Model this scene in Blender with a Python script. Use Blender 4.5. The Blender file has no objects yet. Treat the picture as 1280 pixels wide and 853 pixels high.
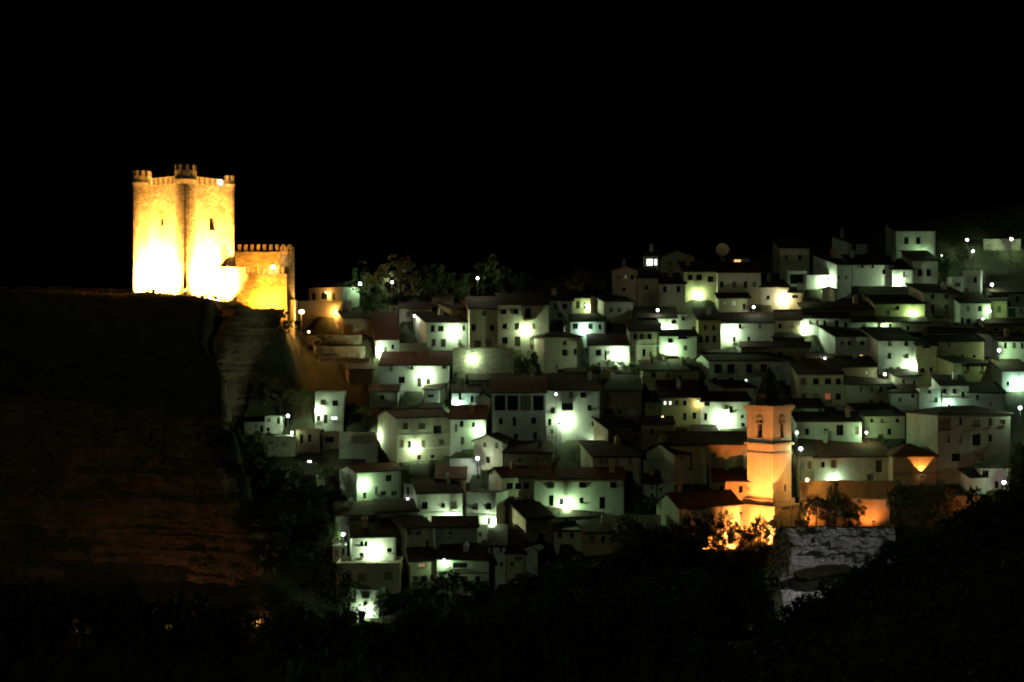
import bpy, math, random
import numpy as np
from mathutils import Vector, Matrix

R = math.radians
rnd = random.Random(7)
scene = bpy.context.scene
COL = scene.collection

# ---------------------------------------------------------------- camera, sky, added spill fill, exposure
K = 36.0 / 64.0 / 1000.0          # metres per photo pixel per metre of distance (50 mm lens, 1280 px)
HY = 420.0                        # photo row of the horizon
CZ = 70.0                         # camera height above the river
cam_data = bpy.data.cameras.new('camera')
cam_data.sensor_width = 36.0
cam_data.lens = 50.0
cam_data.shift_y = (HY - 426.5) / 1280.0
cam_data.clip_start = 0.5
cam_data.clip_end = 6000.0
cam = bpy.data.objects.new('camera', cam_data)
cam.location = (0, 0, CZ)
cam.rotation_euler = (R(90), 0, 0)
COL.objects.link(cam)
scene.camera = cam

world = bpy.data.worlds.new('World')
scene.world = world
world.use_nodes = True
wn = world.node_tree.nodes
wl = world.node_tree.links
sky = wn.new('ShaderNodeTexSky')
sky.sky_type = 'NISHITA'
sky.sun_disc = False
sky.sun_elevation = R(-6.0)
sky.sun_rotation = R(200)
wn['Background'].inputs['Strength'].default_value = 0.05
wl.new(sky.outputs['Color'], wn['Background'].inputs['Color'])

spill_fill_data = bpy.data.lights.new('spill_fill', 'SUN')  # added greenish fill standing in for stray lamp spill, not a real moon
spill_fill_data.energy = 0.09
spill_fill_data.angle = R(0.5)
spill_fill_data.color = (0.78, 1.0, 0.60)
spill_fill = bpy.data.objects.new('spill_fill', spill_fill_data)
spill_fill.rotation_euler = (R(68), 0, R(-26))
COL.objects.link(spill_fill)

vs = scene.view_settings
vs.view_transform = 'Standard'
vs.look = 'None'
vs.exposure = 0.0
vs.gamma = 1.0
vs.use_curve_mapping = False
scene.render.engine = 'CYCLES'
cy = scene.cycles
cy.use_denoising = True
cy.max_bounces = 5
cy.diffuse_bounces = 3
cy.glossy_bounces = 2
cy.caustics_reflective = False
cy.caustics_refractive = False
cy.sample_clamp_indirect = 2.0
cy.pixel_filter_type = 'BLACKMAN_HARRIS'
cy.filter_width = 2.0

# ---------------------------------------------------------------- noise
def vnoise(x, y, seed=0):
    x = np.asarray(x, float); y = np.asarray(y, float)
    xi = np.floor(x).astype(np.int64); yi = np.floor(y).astype(np.int64)
    fx = x - xi; fy = y - yi
    fx = fx * fx * (3 - 2 * fx); fy = fy * fy * (3 - 2 * fy)
    def h(a, b):
        n = (a * 374761393 + b * 668265263 + seed * 982451653) & 0x7fffffff
        n = ((n ^ (n >> 13)) * 1274126177) & 0x7fffffff
        return ((n ^ (n >> 16)) & 0xffff) / 65535.0
    return (h(xi, yi) * (1 - fx) + h(xi + 1, yi) * fx) * (1 - fy) + (h(xi, yi + 1) * (1 - fx) + h(xi + 1, yi + 1) * fx) * fy

def fbm(x, y, seed=0, octs=4):
    s = 0; a = 0.5
    for i in range(octs):
        s = s + a * (vnoise(x, y, seed + i) - 0.5)
        x = x * 2.03; y = y * 2.03; a *= 0.5
    return s

def sstep(a, b, x):
    t = np.clip((x - a) / (b - a), 0, 1)
    return t * t * (3 - 2 * t)

# ---------------------------------------------------------------- the lie of the land
RIDGE_X = [-600, -35, 0, 20.5, 38, 62, 76, 86, 95, 118, 300, 900]
RIDGE_Z = [80.5, 81.0, 81.4, 83.2, 84.6, 85.0, 86.8, 89.0, 95.5, 100.0, 112, 120]
SPUR_X = [-900, -120, -66, -57, -50, -46.5, -43.5, -40]
SPUR_Z = [80, 77.8, 78.0, 76.9, 75.6, 73.6, 71.6, 69]
PROF_Y = [100, 195, 215, 229.5, 231.5, 236, 247, 254, 258, 262, 400]
PROF_Z = [1, 8, 22.5, 31, 54.5, 57, 69, 77.2, 79.5, 79.5, 81]

def ground(x, y, rough=True):
    x = np.asarray(x, float); y = np.asarray(y, float)
    zp = 0.753 * y - 142.4
    zt = np.interp(x, RIDGE_X, RIDGE_Z) + 0.02 * (np.maximum(y, 250) - 300)
    a = 0.6
    z = np.minimum(zp, zt) - np.log1p(np.exp(-a * np.abs(zp - zt))) / a
    # castle spur
    top = np.interp(x, SPUR_X, SPUR_Z)
    prof = np.minimum(np.interp(y, PROF_Y, PROF_Z), top)
    edge = np.interp(y, [200, 226, 233, 243, 247, 262, 269, 400], [-33, -34, -45, -47.5, -51.5, -51.5, -41.5, -40]) + 3 * fbm(y * 0.12, y * 0 + 3.1, 5)
    t = sstep(edge + 2.2, edge - 2.2, x)
    z = z * (1 - t) + np.maximum(prof, z * 0 + 1) * t
    # shelf edge left of the lowest houses
    # river bed
    z = np.where(z < 6, 6 - 4 * (1 - np.exp((z - 6) / 8.0)), z)
    # the near slope below the camera
    zn = 67.9 - 0.45 * np.maximum(y, 0) - 0.02 * np.abs(x) + 0.1 * np.clip(-y, 0, 60)
    b = 0.55 * np.clip(x + 13.6, 0, 60) * sstep(4, 46, y) * (1 - sstep(66, 110, y))
    zn = zn + b
    z = np.maximum(z, zn)
    if rough:
        far = sstep(150, 190, y)
        z = z + fbm(x * 0.11, y * 0.11, 2) * 1.6 * (0.4 + 0.6 * far) + fbm(x * 0.5, y * 0.5, 9, 3) * 0.45
        z = z + fbm(x * 0.09, y * 0.16, 14) * 2.2 * sstep(90, 120, x) * sstep(295, 318, y)
    return z

def P(px, py, d):
    return Vector(((px - 640) * K * d, d, CZ + (HY - py) * K * d))

def hit(px, py, d0=185.0, d1=345.0):
    d = np.arange(d0, d1, 0.25)
    g = ground((px - 640) * K * d, d, False)
    z = CZ + (HY - py) * K * d
    w = np.nonzero(g >= z)[0]
    return float(d[w[0]]) if len(w) else None

# ---------------------------------------------------------------- materials
MATS = {}
def mat(name, col, rough=0.9, noise=0.25, nscale=0.8, bump=0.15, bscale=6.0, spec=0.2, kind=None, col2=None):
    if name in MATS: return MATS[name]
    m = bpy.data.materials.new(name); m.use_nodes = True
    n = m.node_tree.nodes; l = m.node_tree.links
    b = n['Principled BSDF']
    b.inputs['Roughness'].default_value = rough
    b.inputs['Specular IOR Level'].default_value = spec
    tc = n.new('ShaderNodeTexCoord')
    nz = n.new('ShaderNodeTexNoise'); nz.inputs['Scale'].default_value = nscale; nz.inputs['Detail'].default_value = 6
    nz.inputs['Roughness'].default_value = 0.65
    l.new(tc.outputs['Object'], nz.inputs['Vector'])
    rmp = n.new('ShaderNodeValToRGB')
    rmp.color_ramp.elements[0].position = 0.3; rmp.color_ramp.elements[1].position = 0.72
    c2 = col2 or tuple(c * (1 - noise * 1.6) for c in col)
    rmp.color_ramp.elements[0].color = (*c2, 1); rmp.color_ramp.elements[1].color = (*tuple(min(1, c * (1 + noise * 0.25)) for c in col), 1)
    l.new(nz.outputs['Fac'], rmp.inputs['Fac'])
    out = rmp.outputs['Color']
    if kind == 'plaster':
        # rain streaks running down the plaster and a tint that differs from house to house
        mp = n.new('ShaderNodeMapping'); mp.inputs['Scale'].default_value = (0.9, 0.9, 0.14)
        l.new(tc.outputs['Object'], mp.inputs['Vector'])
        st = n.new('ShaderNodeTexNoise'); st.inputs['Scale'].default_value = 1.0; st.inputs['Detail'].default_value = 5
        l.new(mp.outputs['Vector'], st.inputs['Vector'])
        sr = n.new('ShaderNodeValToRGB'); sr.color_ramp.elements[0].position = 0.3; sr.color_ramp.elements[1].position = 0.62
        sr.color_ramp.elements[0].color = (0.62, 0.6, 0.56, 1); sr.color_ramp.elements[1].color = (1, 1, 1, 1)
        l.new(st.outputs['Fac'], sr.inputs['Fac'])
        mx = n.new('ShaderNodeMix'); mx.data_type = 'RGBA'; mx.blend_type = 'MULTIPLY'; mx.inputs[0].default_value = 0.5
        l.new(out, mx.inputs[6]); l.new(sr.outputs['Color'], mx.inputs[7])
        oi = n.new('ShaderNodeObjectInfo')
        hs = n.new('ShaderNodeHueSaturation')
        ma = n.new('ShaderNodeMapRange'); ma.inputs[3].default_value = 0.72; ma.inputs[4].default_value = 1.06
        l.new(oi.outputs['Random'], ma.inputs[0]); l.new(ma.outputs[0], hs.inputs['Value'])
        l.new(mx.outputs[2], hs.inputs['Color']); out = hs.outputs['Color']
    if kind == 'tile':
        wv = n.new('ShaderNodeTexWave'); wv.wave_type = 'BANDS'; wv.bands_direction = 'X'
        wv.inputs['Scale'].default_value = 1.25; wv.inputs['Distortion'].default_value = 0.4
        l.new(tc.outputs['Object'], wv.inputs['Vector'])
        wy = n.new('ShaderNodeTexWave'); wy.wave_type = 'BANDS'; wy.bands_direction = 'Y'; wy.wave_profile = 'SAW'
        wy.inputs['Scale'].default_value = 0.9
        l.new(tc.outputs['Object'], wy.inputs['Vector'])
        ad = n.new('ShaderNodeMath'); ad.operation = 'ADD'
        l.new(wv.outputs['Fac'], ad.inputs[0]); l.new(wy.outputs['Fac'], ad.inputs[1])
        bp = n.new('ShaderNodeBump'); bp.inputs['Strength'].default_value = 0.8; bp.inputs['Distance'].default_value = 0.06
        l.new(ad.outputs[0], bp.inputs['Height']); l.new(bp.outputs['Normal'], b.inputs['Normal'])
        vo = n.new('ShaderNodeTexVoronoi'); vo.inputs['Scale'].default_value = 3.0
        l.new(tc.outputs['Object'], vo.inputs['Vector'])
        mx = n.new('ShaderNodeMix'); mx.data_type = 'RGBA'; mx.blend_type = 'MULTIPLY'; mx.inputs[0].default_value = 0.45
        l.new(out, mx.inputs[6]); l.new(vo.outputs['Color'], mx.inputs[7]); out = mx.outputs[2]
    elif kind == 'stone':
        br = n.new('ShaderNodeTexVoronoi'); br.inputs['Scale'].default_value = bscale; br.feature = 'DISTANCE_TO_EDGE'
        mp = n.new('ShaderNodeMapping'); mp.inputs['Scale'].default_value = (1, 1, 1.7)
        l.new(tc.outputs['Object'], mp.inputs['Vector']); l.new(mp.outputs['Vector'], br.inputs['Vector'])
        vc = n.new('ShaderNodeTexVoronoi'); vc.inputs['Scale'].default_value = bscale
        l.new(mp.outputs['Vector'], vc.inputs['Vector'])
        mr = n.new('ShaderNodeMapRange'); mr.inputs[2].default_value = 0.09; l.new(br.outputs['Distance'], mr.inputs[0])
        bp = n.new('ShaderNodeBump'); bp.inputs['Strength'].default_value = 0.8; bp.inputs['Distance'].default_value = bump
        l.new(mr.outputs[0], bp.inputs['Height']); l.new(bp.outputs['Normal'], b.inputs['Normal'])
        mr2 = n.new('ShaderNodeMapRange'); mr2.inputs[2].default_value = 0.07; mr2.inputs[3].default_value = 0.7; l.new(br.outputs['Distance'], mr2.inputs[0])
        sep = n.new('ShaderNodeSeparateColor'); l.new(vc.outputs['Color'], sep.inputs[0])
        mv = n.new('ShaderNodeMapRange'); mv.inputs[3].default_value = 0.6; mv.inputs[4].default_value = 1.1; l.new(sep.outputs[0], mv.inputs[0])
        mm = n.new('ShaderNodeMath'); mm.operation = 'MULTIPLY'; l.new(mr2.outputs[0], mm.inputs[0]); l.new(mv.outputs[0], mm.inputs[1])
        hs = n.new('ShaderNodeHueSaturation'); l.new(mm.outputs[0], hs.inputs['Value']); l.new(out, hs.inputs['Color']); out = hs.outputs['Color']
    elif bump > 0:
        nb = n.new('ShaderNodeTexNoise'); nb.inputs['Scale'].default_value = bscale; nb.inputs['Detail'].default_value = 5
        l.new(tc.outputs['Object'], nb.inputs['Vector'])
        bp = n.new('ShaderNodeBump'); bp.inputs['Strength'].default_value = 0.6; bp.inputs['Distance'].default_value = bump
        l.new(nb.outputs['Fac'], bp.inputs['Height']); l.new(bp.outputs['Normal'], b.inputs['Normal'])
    l.new(out, b.inputs['Base Color'])
    MATS[name] = m
    return m

def glow(name, col, strength):
    if name in MATS: return MATS[name]
    m = bpy.data.materials.new(name); m.use_nodes = True
    b = m.node_tree.nodes['Principled BSDF']
    b.inputs['Base Color'].default_value = (0.8, 0.8, 0.8, 1)
    b.inputs['Emission Color'].default_value = (*col, 1)
    b.inputs['Emission Strength'].default_value = strength
    m.cycles.emission_sampling = 'NONE' if strength < 0 else 'AUTO'
    MATS[name] = m
    return m

WALL = {
    'W': mat('plaster_white', (0.74, 0.73, 0.68), kind='plaster', noise=0.1, bump=0.03, bscale=9),
    'C': mat('plaster_cream', (0.62, 0.55, 0.42), kind='plaster', noise=0.12, bump=0.03, bscale=9),
    'Y': mat('plaster_yellow', (0.60, 0.54, 0.30), kind='plaster', noise=0.12, bump=0.03, bscale=9),
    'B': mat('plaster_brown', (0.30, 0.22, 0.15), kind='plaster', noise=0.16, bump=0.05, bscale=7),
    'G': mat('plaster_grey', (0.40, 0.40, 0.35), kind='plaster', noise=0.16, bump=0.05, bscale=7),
    'O': mat('plaster_ochre', (0.58, 0.40, 0.24), kind='plaster', noise=0.14, bump=0.04, bscale=8),
    'S': mat('rubble_stone', (0.42, 0.38, 0.29), kind='stone', noise=0.2, bump=0.05, bscale=2.6),
}
M_TILE = mat('roof_tile_dark', (0.07, 0.045, 0.032), kind='tile', noise=0.3)
M_TILE_R = mat('roof_tile_red', (0.13, 0.052, 0.032), kind='tile', noise=0.25)
M_FLAT = mat('roof_terrace', (0.22, 0.18, 0.15), noise=0.25, bump=0.03)
M_PANE = mat('window_glass', (0.012, 0.014, 0.016), rough=0.12, noise=0.1, bump=0, spec=0.5)
M_SHUT = mat('roller_shutter', (0.20, 0.17, 0.12), rough=0.7, noise=0.15, bump=0.01)
M_CURT = mat('window_curtain', (0.34, 0.32, 0.27), rough=0.9, noise=0.25, nscale=3, bump=0.01)
M_FRAME = mat('window_frame_wood', (0.06, 0.045, 0.03), rough=0.6, noise=0.2, bump=0)
M_DOOR = mat('door_wood', (0.05, 0.035, 0.025), rough=0.6, noise=0.3, bump=0.02)
M_DOOR_G = mat('door_green', (0.02, 0.06, 0.03), rough=0.5, noise=0.2, bump=0.01)
M_METAL = mat('dark_metal', (0.04, 0.04, 0.045), rough=0.45, noise=0.15, bump=0, spec=0.5)
M_CASTLE = mat('castle_stone', (0.50, 0.41, 0.25), kind='stone', noise=0.34, nscale=0.3, bump=0.06, bscale=1.5)
M_CHURCH = mat('church_render', (0.52, 0.42, 0.30), kind='plaster', noise=0.1, bump=0.03, bscale=6)
M_SLATE = mat('spire_tile', (0.05, 0.045, 0.04), kind='tile', noise=0.3)
M_ROCK = mat('cliff_rock', (0.20, 0.125, 0.075), noise=0.4, nscale=0.25, bump=0.5, bscale=1.3)
M_ROCKG = mat('pale_rock', (0.40, 0.39, 0.37), noise=0.42, nscale=0.8, bump=0.12, bscale=5)
M_EARTH = mat('hill_earth', (0.065, 0.058, 0.034), noise=0.45, nscale=0.35, bump=0.25, bscale=2.5, col2=(0.022, 0.027, 0.013))
M_LEAF = mat('foliage_green', (0.075, 0.105, 0.034), noise=0.5, nscale=0.9, bump=0, rough=0.7)
M_LEAF2 = mat('foliage_olive', (0.085, 0.08, 0.035), noise=0.5, nscale=0.9, bump=0, rough=0.7)
M_BARK = mat('bark', (0.07, 0.05, 0.035), noise=0.4, nscale=3, bump=0.08)
M_WATER = mat('river_water', (0.02, 0.03, 0.03), rough=0.08, noise=0.2, bump=0.02, spec=0.5)
M_CLOTH = mat('awning_cloth', (0.03, 0.035, 0.05), noise=0.2, bump=0.01)
M_BRONZE = mat('bell_bronze', (0.12, 0.08, 0.04), rough=0.5, noise=0.2, bump=0)
G_LAMP = glow('lamp_glass_white', (0.93, 0.9, 1.0), 9.0)
G_ORANGE = glow('lamp_glass_sodium', (1.0, 0.66, 0.25), 9.0)
G_YEL = glow('lamp_glass_yellow', (1.0, 0.8, 0.35), 4.0)
G_WINW = glow('window_lit_white', (0.92, 1.0, 0.92), 2.2)
G_WINO = glow('window_lit_warm', (1.0, 0.55, 0.2), 1.6)
G_WINR = glow('window_lit_red', (1.0, 0.13, 0.045), 0.2)
G_WIND = glow('window_lit_dim', (0.75, 0.85, 0.5), 0.12)

# ---------------------------------------------------------------- mesh helpers
class MB:
    def __init__(s): s.v = []; s.f = []
    def quad(s, a, b, c, d):
        i = len(s.v); s.v += [tuple(a), tuple(b), tuple(c), tuple(d)]; s.f.append((i, i + 1, i + 2, i + 3)); return s
    def poly(s, pts):
        i = len(s.v); s.v += [tuple(p) for p in pts]; s.f.append(tuple(range(i, i + len(pts)))); return s
    def box(s, x0, x1, y0, y1, z0, z1):
        i = len(s.v)
        s.v += [(x0, y0, z0), (x1, y0, z0), (x1, y1, z0), (x0, y1, z0), (x0, y0, z1), (x1, y0, z1), (x1, y1, z1), (x0, y1, z1)]
        for f in ((0, 3, 2, 1), (4, 5, 6, 7), (0, 1, 5, 4), (1, 2, 6, 5), (2, 3, 7, 6), (3, 0, 4, 7)): s.f.append(tuple(i + k for k in f))
        return s
    def prism(s, pts, ext):
        # pts: list of 3D points of one end; ext: vector to the other end
        i = len(s.v); n = len(pts); e = Vector(ext)
        s.v += [tuple(p) for p in pts] + [tuple(Vector(p) + e) for p in pts]
        s.f.append(tuple(range(i + n - 1, i - 1, -1))); s.f.append(tuple(range(i + n, i + 2 * n)))
        for k in range(n):
            k2 = (k + 1) % n
            s.f.append((i + k, i + k2, i + n + k2, i + n + k))
        return s
    def lathe(s, prof, n=16, c=(0, 0, 0), rot=0.0):
        i = len(s.v)
        for (r, z) in prof:
            for k in range(n):
                a = rot + 2 * math.pi * k / n
                s.v.append((c[0] + r * math.cos(a), c[1] + r * math.sin(a), c[2] + z))
        m = len(prof)
        for j in range(m - 1):
            for k in range(n):
                k2 = (k + 1) % n
                s.f.append((i + j * n + k, i + j * n + k2, i + (j + 1) * n + k2, i + (j + 1) * n + k))
        s.f.append(tuple(i + k for k in reversed(range(n)))); s.f.append(tuple(i + (m - 1) * n + k for k in range(n)))
        return s
    def tube(s, p0, p1, r0, r1=None, n=6):
        r1 = r0 if r1 is None else r1
        p0 = Vector(p0); p1 = Vector(p1); d = (p1 - p0).normalized()
        a = d.orthogonal().normalized(); b = d.cross(a)
        i = len(s.v)
        for (p, r) in ((p0, r0), (p1, r1)):
            for k in range(n):
                t = 2 * math.pi * k / n
                s.v.append(tuple(p + (a * math.cos(t) + b * math.sin(t)) * r))
        for k in range(n):
            k2 = (k + 1) % n
            s.f.append((i + k, i + k2, i + n + k2, i + n + k))
        s.f.append(tuple(i + k for k in reversed(range(n)))); s.f.append(tuple(i + n + k for k in range(n)))
        return s
    def mesh(s, name, m, smooth=False):
        me = bpy.data.meshes.new(name)
        me.from_pydata(s.v, [], s.f); me.update()
        if m: me.materials.append(m)
        if smooth: me.polygons.foreach_set('use_smooth', [True] * len(me.polygons))
        return me
    def build(s, name, m, parent=None, loc=None, smooth=False):
        return link(name, s.mesh(name, m, smooth), parent, loc)

def link(name, me, parent=None, loc=None, rz=None):
    o = bpy.data.objects.new(name, me); COL.objects.link(o)
    if parent: o.parent = parent
    if loc is not None: o.location = loc
    if rz is not None: o.rotation_euler = (0, 0, rz)
    return o

LABELS = {}
def tag(o, label, cat, group=None, kind=None):
    if label: o['label'] = label
    if cat: o['category'] = cat
    if group: o['group'] = group
    if kind: o['kind'] = kind
    LABELS.setdefault(label, []).append(o.name)
    return o

def thing(name, loc, rz, label, cat, group=None):
    o = bpy.data.objects.new(name, None); COL.objects.link(o)
    o.empty_display_size = 0.3
    o.location = loc; o.rotation_euler = (0, 0, rz)
    return tag(o, label, cat, group)

def wall_face(mb, o, e, up, w, h, holes, inward, rev=0.25):
    """a wall with real openings: o corner, e along, up; holes (u0,v0,u1,v1); reveals run along inward"""
    o = Vector(o); e = Vector(e); up = Vector(up); n = Vector(inward)
    us = sorted({0.0, w, *[u for q in holes for u in (q[0], q[2])]})
    vv = sorted({0.0, h, *[v for q in holes for v in (q[1], q[3])]})
    for a, b in zip(us, us[1:]):
        for c, d in zip(vv, vv[1:]):
            mu = (a + b) / 2; mv = (c + d) / 2
            if any(q[0] < mu < q[2] and q[1] < mv < q[3] for q in holes): continue
            mb.quad(o + e * a + up * c, o + e * b + up * c, o + e * b + up * d, o + e * a + up * d)
    for (a, c, b, d) in holes:
        p = [o + e * a + up * c, o + e * b + up * c, o + e * b + up * d, o + e * a + up * d]
        for k in range(4):
            q0, q1 = p[k], p[(k + 1) % 4]
            mb.quad(q0, q0 + n * rev, q1 + n * rev, q1)

WIN_ME = {}
def win_mesh(w, h):
    k = (round(w, 1), round(h, 1))
    if k not in WIN_ME:
        w, h = k
        f = MB(); t = 0.07
        f.box(-w / 2, -w / 2 + t, -0.04, 0.04, 0, h); f.box(w / 2 - t, w / 2, -0.04, 0.04, 0, h)
        f.box(-w / 2 + t, w / 2 - t, -0.035, 0.035, 0, t); f.box(-w / 2 + t, w / 2 - t, -0.035, 0.035, h - t, h)
        if w > 0.7: f.box(-0.035, 0.035, -0.03, 0.03, t, h - t)
        if h > 1.6: f.box(-w / 2 + t, w / 2 - t, -0.025, 0.025, h * 0.66 - 0.03, h * 0.66 + 0.03)
        p = MB().box(-w / 2 + 0.02, w / 2 - 0.02, 0.0, 0.02, 0.02, h - 0.02)
        s = MB().box(-w / 2 - 0.1, w / 2 + 0.1, -0.42, -0.05, -0.1, -0.005)
        WIN_ME[k] = (f.mesh('window_frame', M_FRAME), p, s.mesh('sill', WALL['C']), {})
    return WIN_ME[k]

LIT = {'w': G_WINW, 'o': G_WINO, 'r': G_WINR, 'd': G_WIND}
def add_window(parent, u, v, w, h, flag=None, ysgn=0.0, sill=True):
    fm, pb, sm, pm = win_mesh(w, h)
    o = link('window', fm, parent, (u, 0.2 + ysgn, v))
    q = rnd.random()
    key = flag if flag in LIT else ('s' if q < 0.2 else 'c' if q < 0.3 else 'x')
    if key not in pm: pm[key] = pb.mesh('pane', {**LIT, 's': M_SHUT, 'c': M_CURT}.get(key, M_PANE))
    link('pane', pm[key], o)
    if sill and h < 2.0: link('sill', sm, o)
    return o

CHIM = {}
def chimney_mesh(i):
    if i not in CHIM:
        r = random.Random(i + 50)
        w = r.uniform(0.3, 0.45); h = r.uniform(0.9, 1.7)
        c = MB().box(-w, w, -w * 0.8, w * 0.8, -1.2, h).box(-w - 0.1, w + 0.1, -w * 0.8 - 0.1, w * 0.8 + 0.1, h, h + 0.12)
        c.box(-w + 0.05, -w + 0.17, -0.2, 0.2, h + 0.12, h + 0.4).box(w - 0.17, w - 0.05, -0.2, 0.2, h + 0.12, h + 0.4)
        c.prism([(-w - 0.05, -0.3, h + 0.4), (w + 0.05, -0.3, h + 0.4), (0, -0.3, h + 0.65)], (0, 0.6, 0))
        CHIM[i] = c.mesh('chimney', [WALL['W'], WALL['C'], WALL['O'], WALL['B']][i % 4])
    return CHIM[i]

# ---------------------------------------------------------------- houses
HOUSES = []
def H(nm, x0, x1, ye, yb, roof='S', th=0, col='W', wins=(), d=None, red=False, pitch=None, D=None, chim=None, over=0.35, extra=(), group=None):
    HOUSES.append(dict(nm=nm, x0=x0, x1=x1, ye=ye, yb=yb, roof=roof, th=th, col=col, wins=wins, d=d, red=red, pitch=pitch, D=D, chim=chim, over=over, extra=extra))

def place_houses():
    for h in HOUSES:
        D = h['D'] or hit((h['x0'] + h['x1']) / 2, h['yb'])
        if D is None: D = 312.0
        th = R(h['th']); c, s = math.cos(th), math.sin(th)
        # depth D belongs to the nearer front corner
        if h['th'] >= 0:
            X0 = (h['x0'] - 640) * K * D; Y0 = D
            q = (h['x1'] - 640) * K
            w = (q * D - X0) / (c - q * s)
        else:
            X1 = (h['x1'] - 640) * K * D; Y1 = D
            q = (h['x0'] - 640) * K
            w = (X1 - q * Y1) / (c - q * s)
            X0 = X1 - w * c; Y0 = Y1 - w * s
        zb = CZ + (HY - h['yb']) * K * D
        zt = CZ + (HY - h['ye']) * K * D
        h.update(D_=D, X=X0, Y=Y0, c=c, s=s, w=w, zb=zb, h=zt - zb, th_=th)
    for i, h in enumerate(HOUSES):
        if h['d']: h['dep'] = h['d']; continue
        gap = 9.0
        for g in HOUSES:
            if g is h: continue
            ov = min(h['x1'], g['x1']) - max(h['x0'], g['x0'])
            if ov < 4: continue
            dd = g['D_'] - h['D_']
            if dd > 1.2: gap = min(gap, dd - 0.1)
        h['dep'] = max(3.6, min(gap, 8.5))

def to_local(h, px, py):
    """photo pixel on the front wall -> (u, v) in the house's own frame"""
    q = (px - 640) * K
    u = (q * h['Y'] - h['X']) / (h['c'] - q * h['s'])
    y = h['Y'] + u * h['s']
    v = CZ + (HY - py) * K * y - h['zb']
    return u, v, y

def roof_prof(mb, w, d, h, kind, pitch, o, x0=None):
    t = math.tan(pitch); th = 0.2
    if kind == 'S':
        pts = [(-o, h - o * t), (d + 0.1, h + (d + 0.1) * t), (d + 0.1, h + (d + 0.1) * t + th), (-o, h - o * t + th)]
        mb.prism([(-o, y, z) for y, z in pts], (w + 2 * o, 0, 0)); return h + d * t
    if kind == 'F':
        r = d / 2 * t
        pts = [(-o, h - o * t), (d / 2, h + r), (d + o, h - o * t), (d + o, h - o * t + th), (d / 2, h + r + th), (-o, h - o * t + th)]
        mb.prism([(-o, y, z) for y, z in pts], (w + 2 * o, 0, 0))
        mb.box(-o - 0.02, w + o + 0.02, d / 2 - 0.14, d / 2 + 0.14, h + r + th - 0.06, h + r + th + 0.1); return h + r
    if kind == 'G':
        r = w / 2 * t
        pts = [(-o, h - o * t), (w / 2, h + r), (w + o, h - o * t), (w + o, h - o * t + th), (w / 2, h + r + th), (-o, h - o * t + th)]
        mb.prism([(x, -o, z) for x, z in pts], (0, d + 2 * o, 0))
        mb.box(w / 2 - 0.14, w / 2 + 0.14, -o - 0.02, d + o, h + r + th - 0.06, h + r + th + 0.1); return h + r
    if kind == 'H':
        m = min(w, d) / 2; r = m * t
        e = [(-o, -o), (w + o, -o), (w + o, d + o), (-o, d + o)]
        if w >= d: ra, rb = (m, d / 2), (w - m, d / 2)
        else: ra, rb = (w / 2, m), (w / 2, d - m)
        zb = h - o * t; zr = h + r + th
        E0 = [(x, y, zb) for x, y in e]; E1 = [(x, y, zb + th) for x, y in e]
        A = (*ra, zr); B = (*rb, zr)
        for k in range(4): mb.quad(E0[k], E0[(k + 1) % 4], E1[(k + 1) % 4], E1[k])
        mb.poly(E0[::-1])
        if w >= d:
            mb.quad(E1[0], E1[1], B, A); mb.poly([E1[1], E1[2], B]); mb.quad(E1[2], E1[3], A, B); mb.poly([E1[3], E1[0], A])
        else:
            mb.poly([E1[0], E1[1], A]); mb.quad(E1[1], E1[2], B, A); mb.poly([E1[2], E1[3], B]); mb.quad(E1[3], E1[0], A, B)
        return zr
    # flat terrace with parapet
    mb.box(0.2, w - 0.2, 0.2, d - 0.2, h - 0.62, h - 0.45); return h

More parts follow.
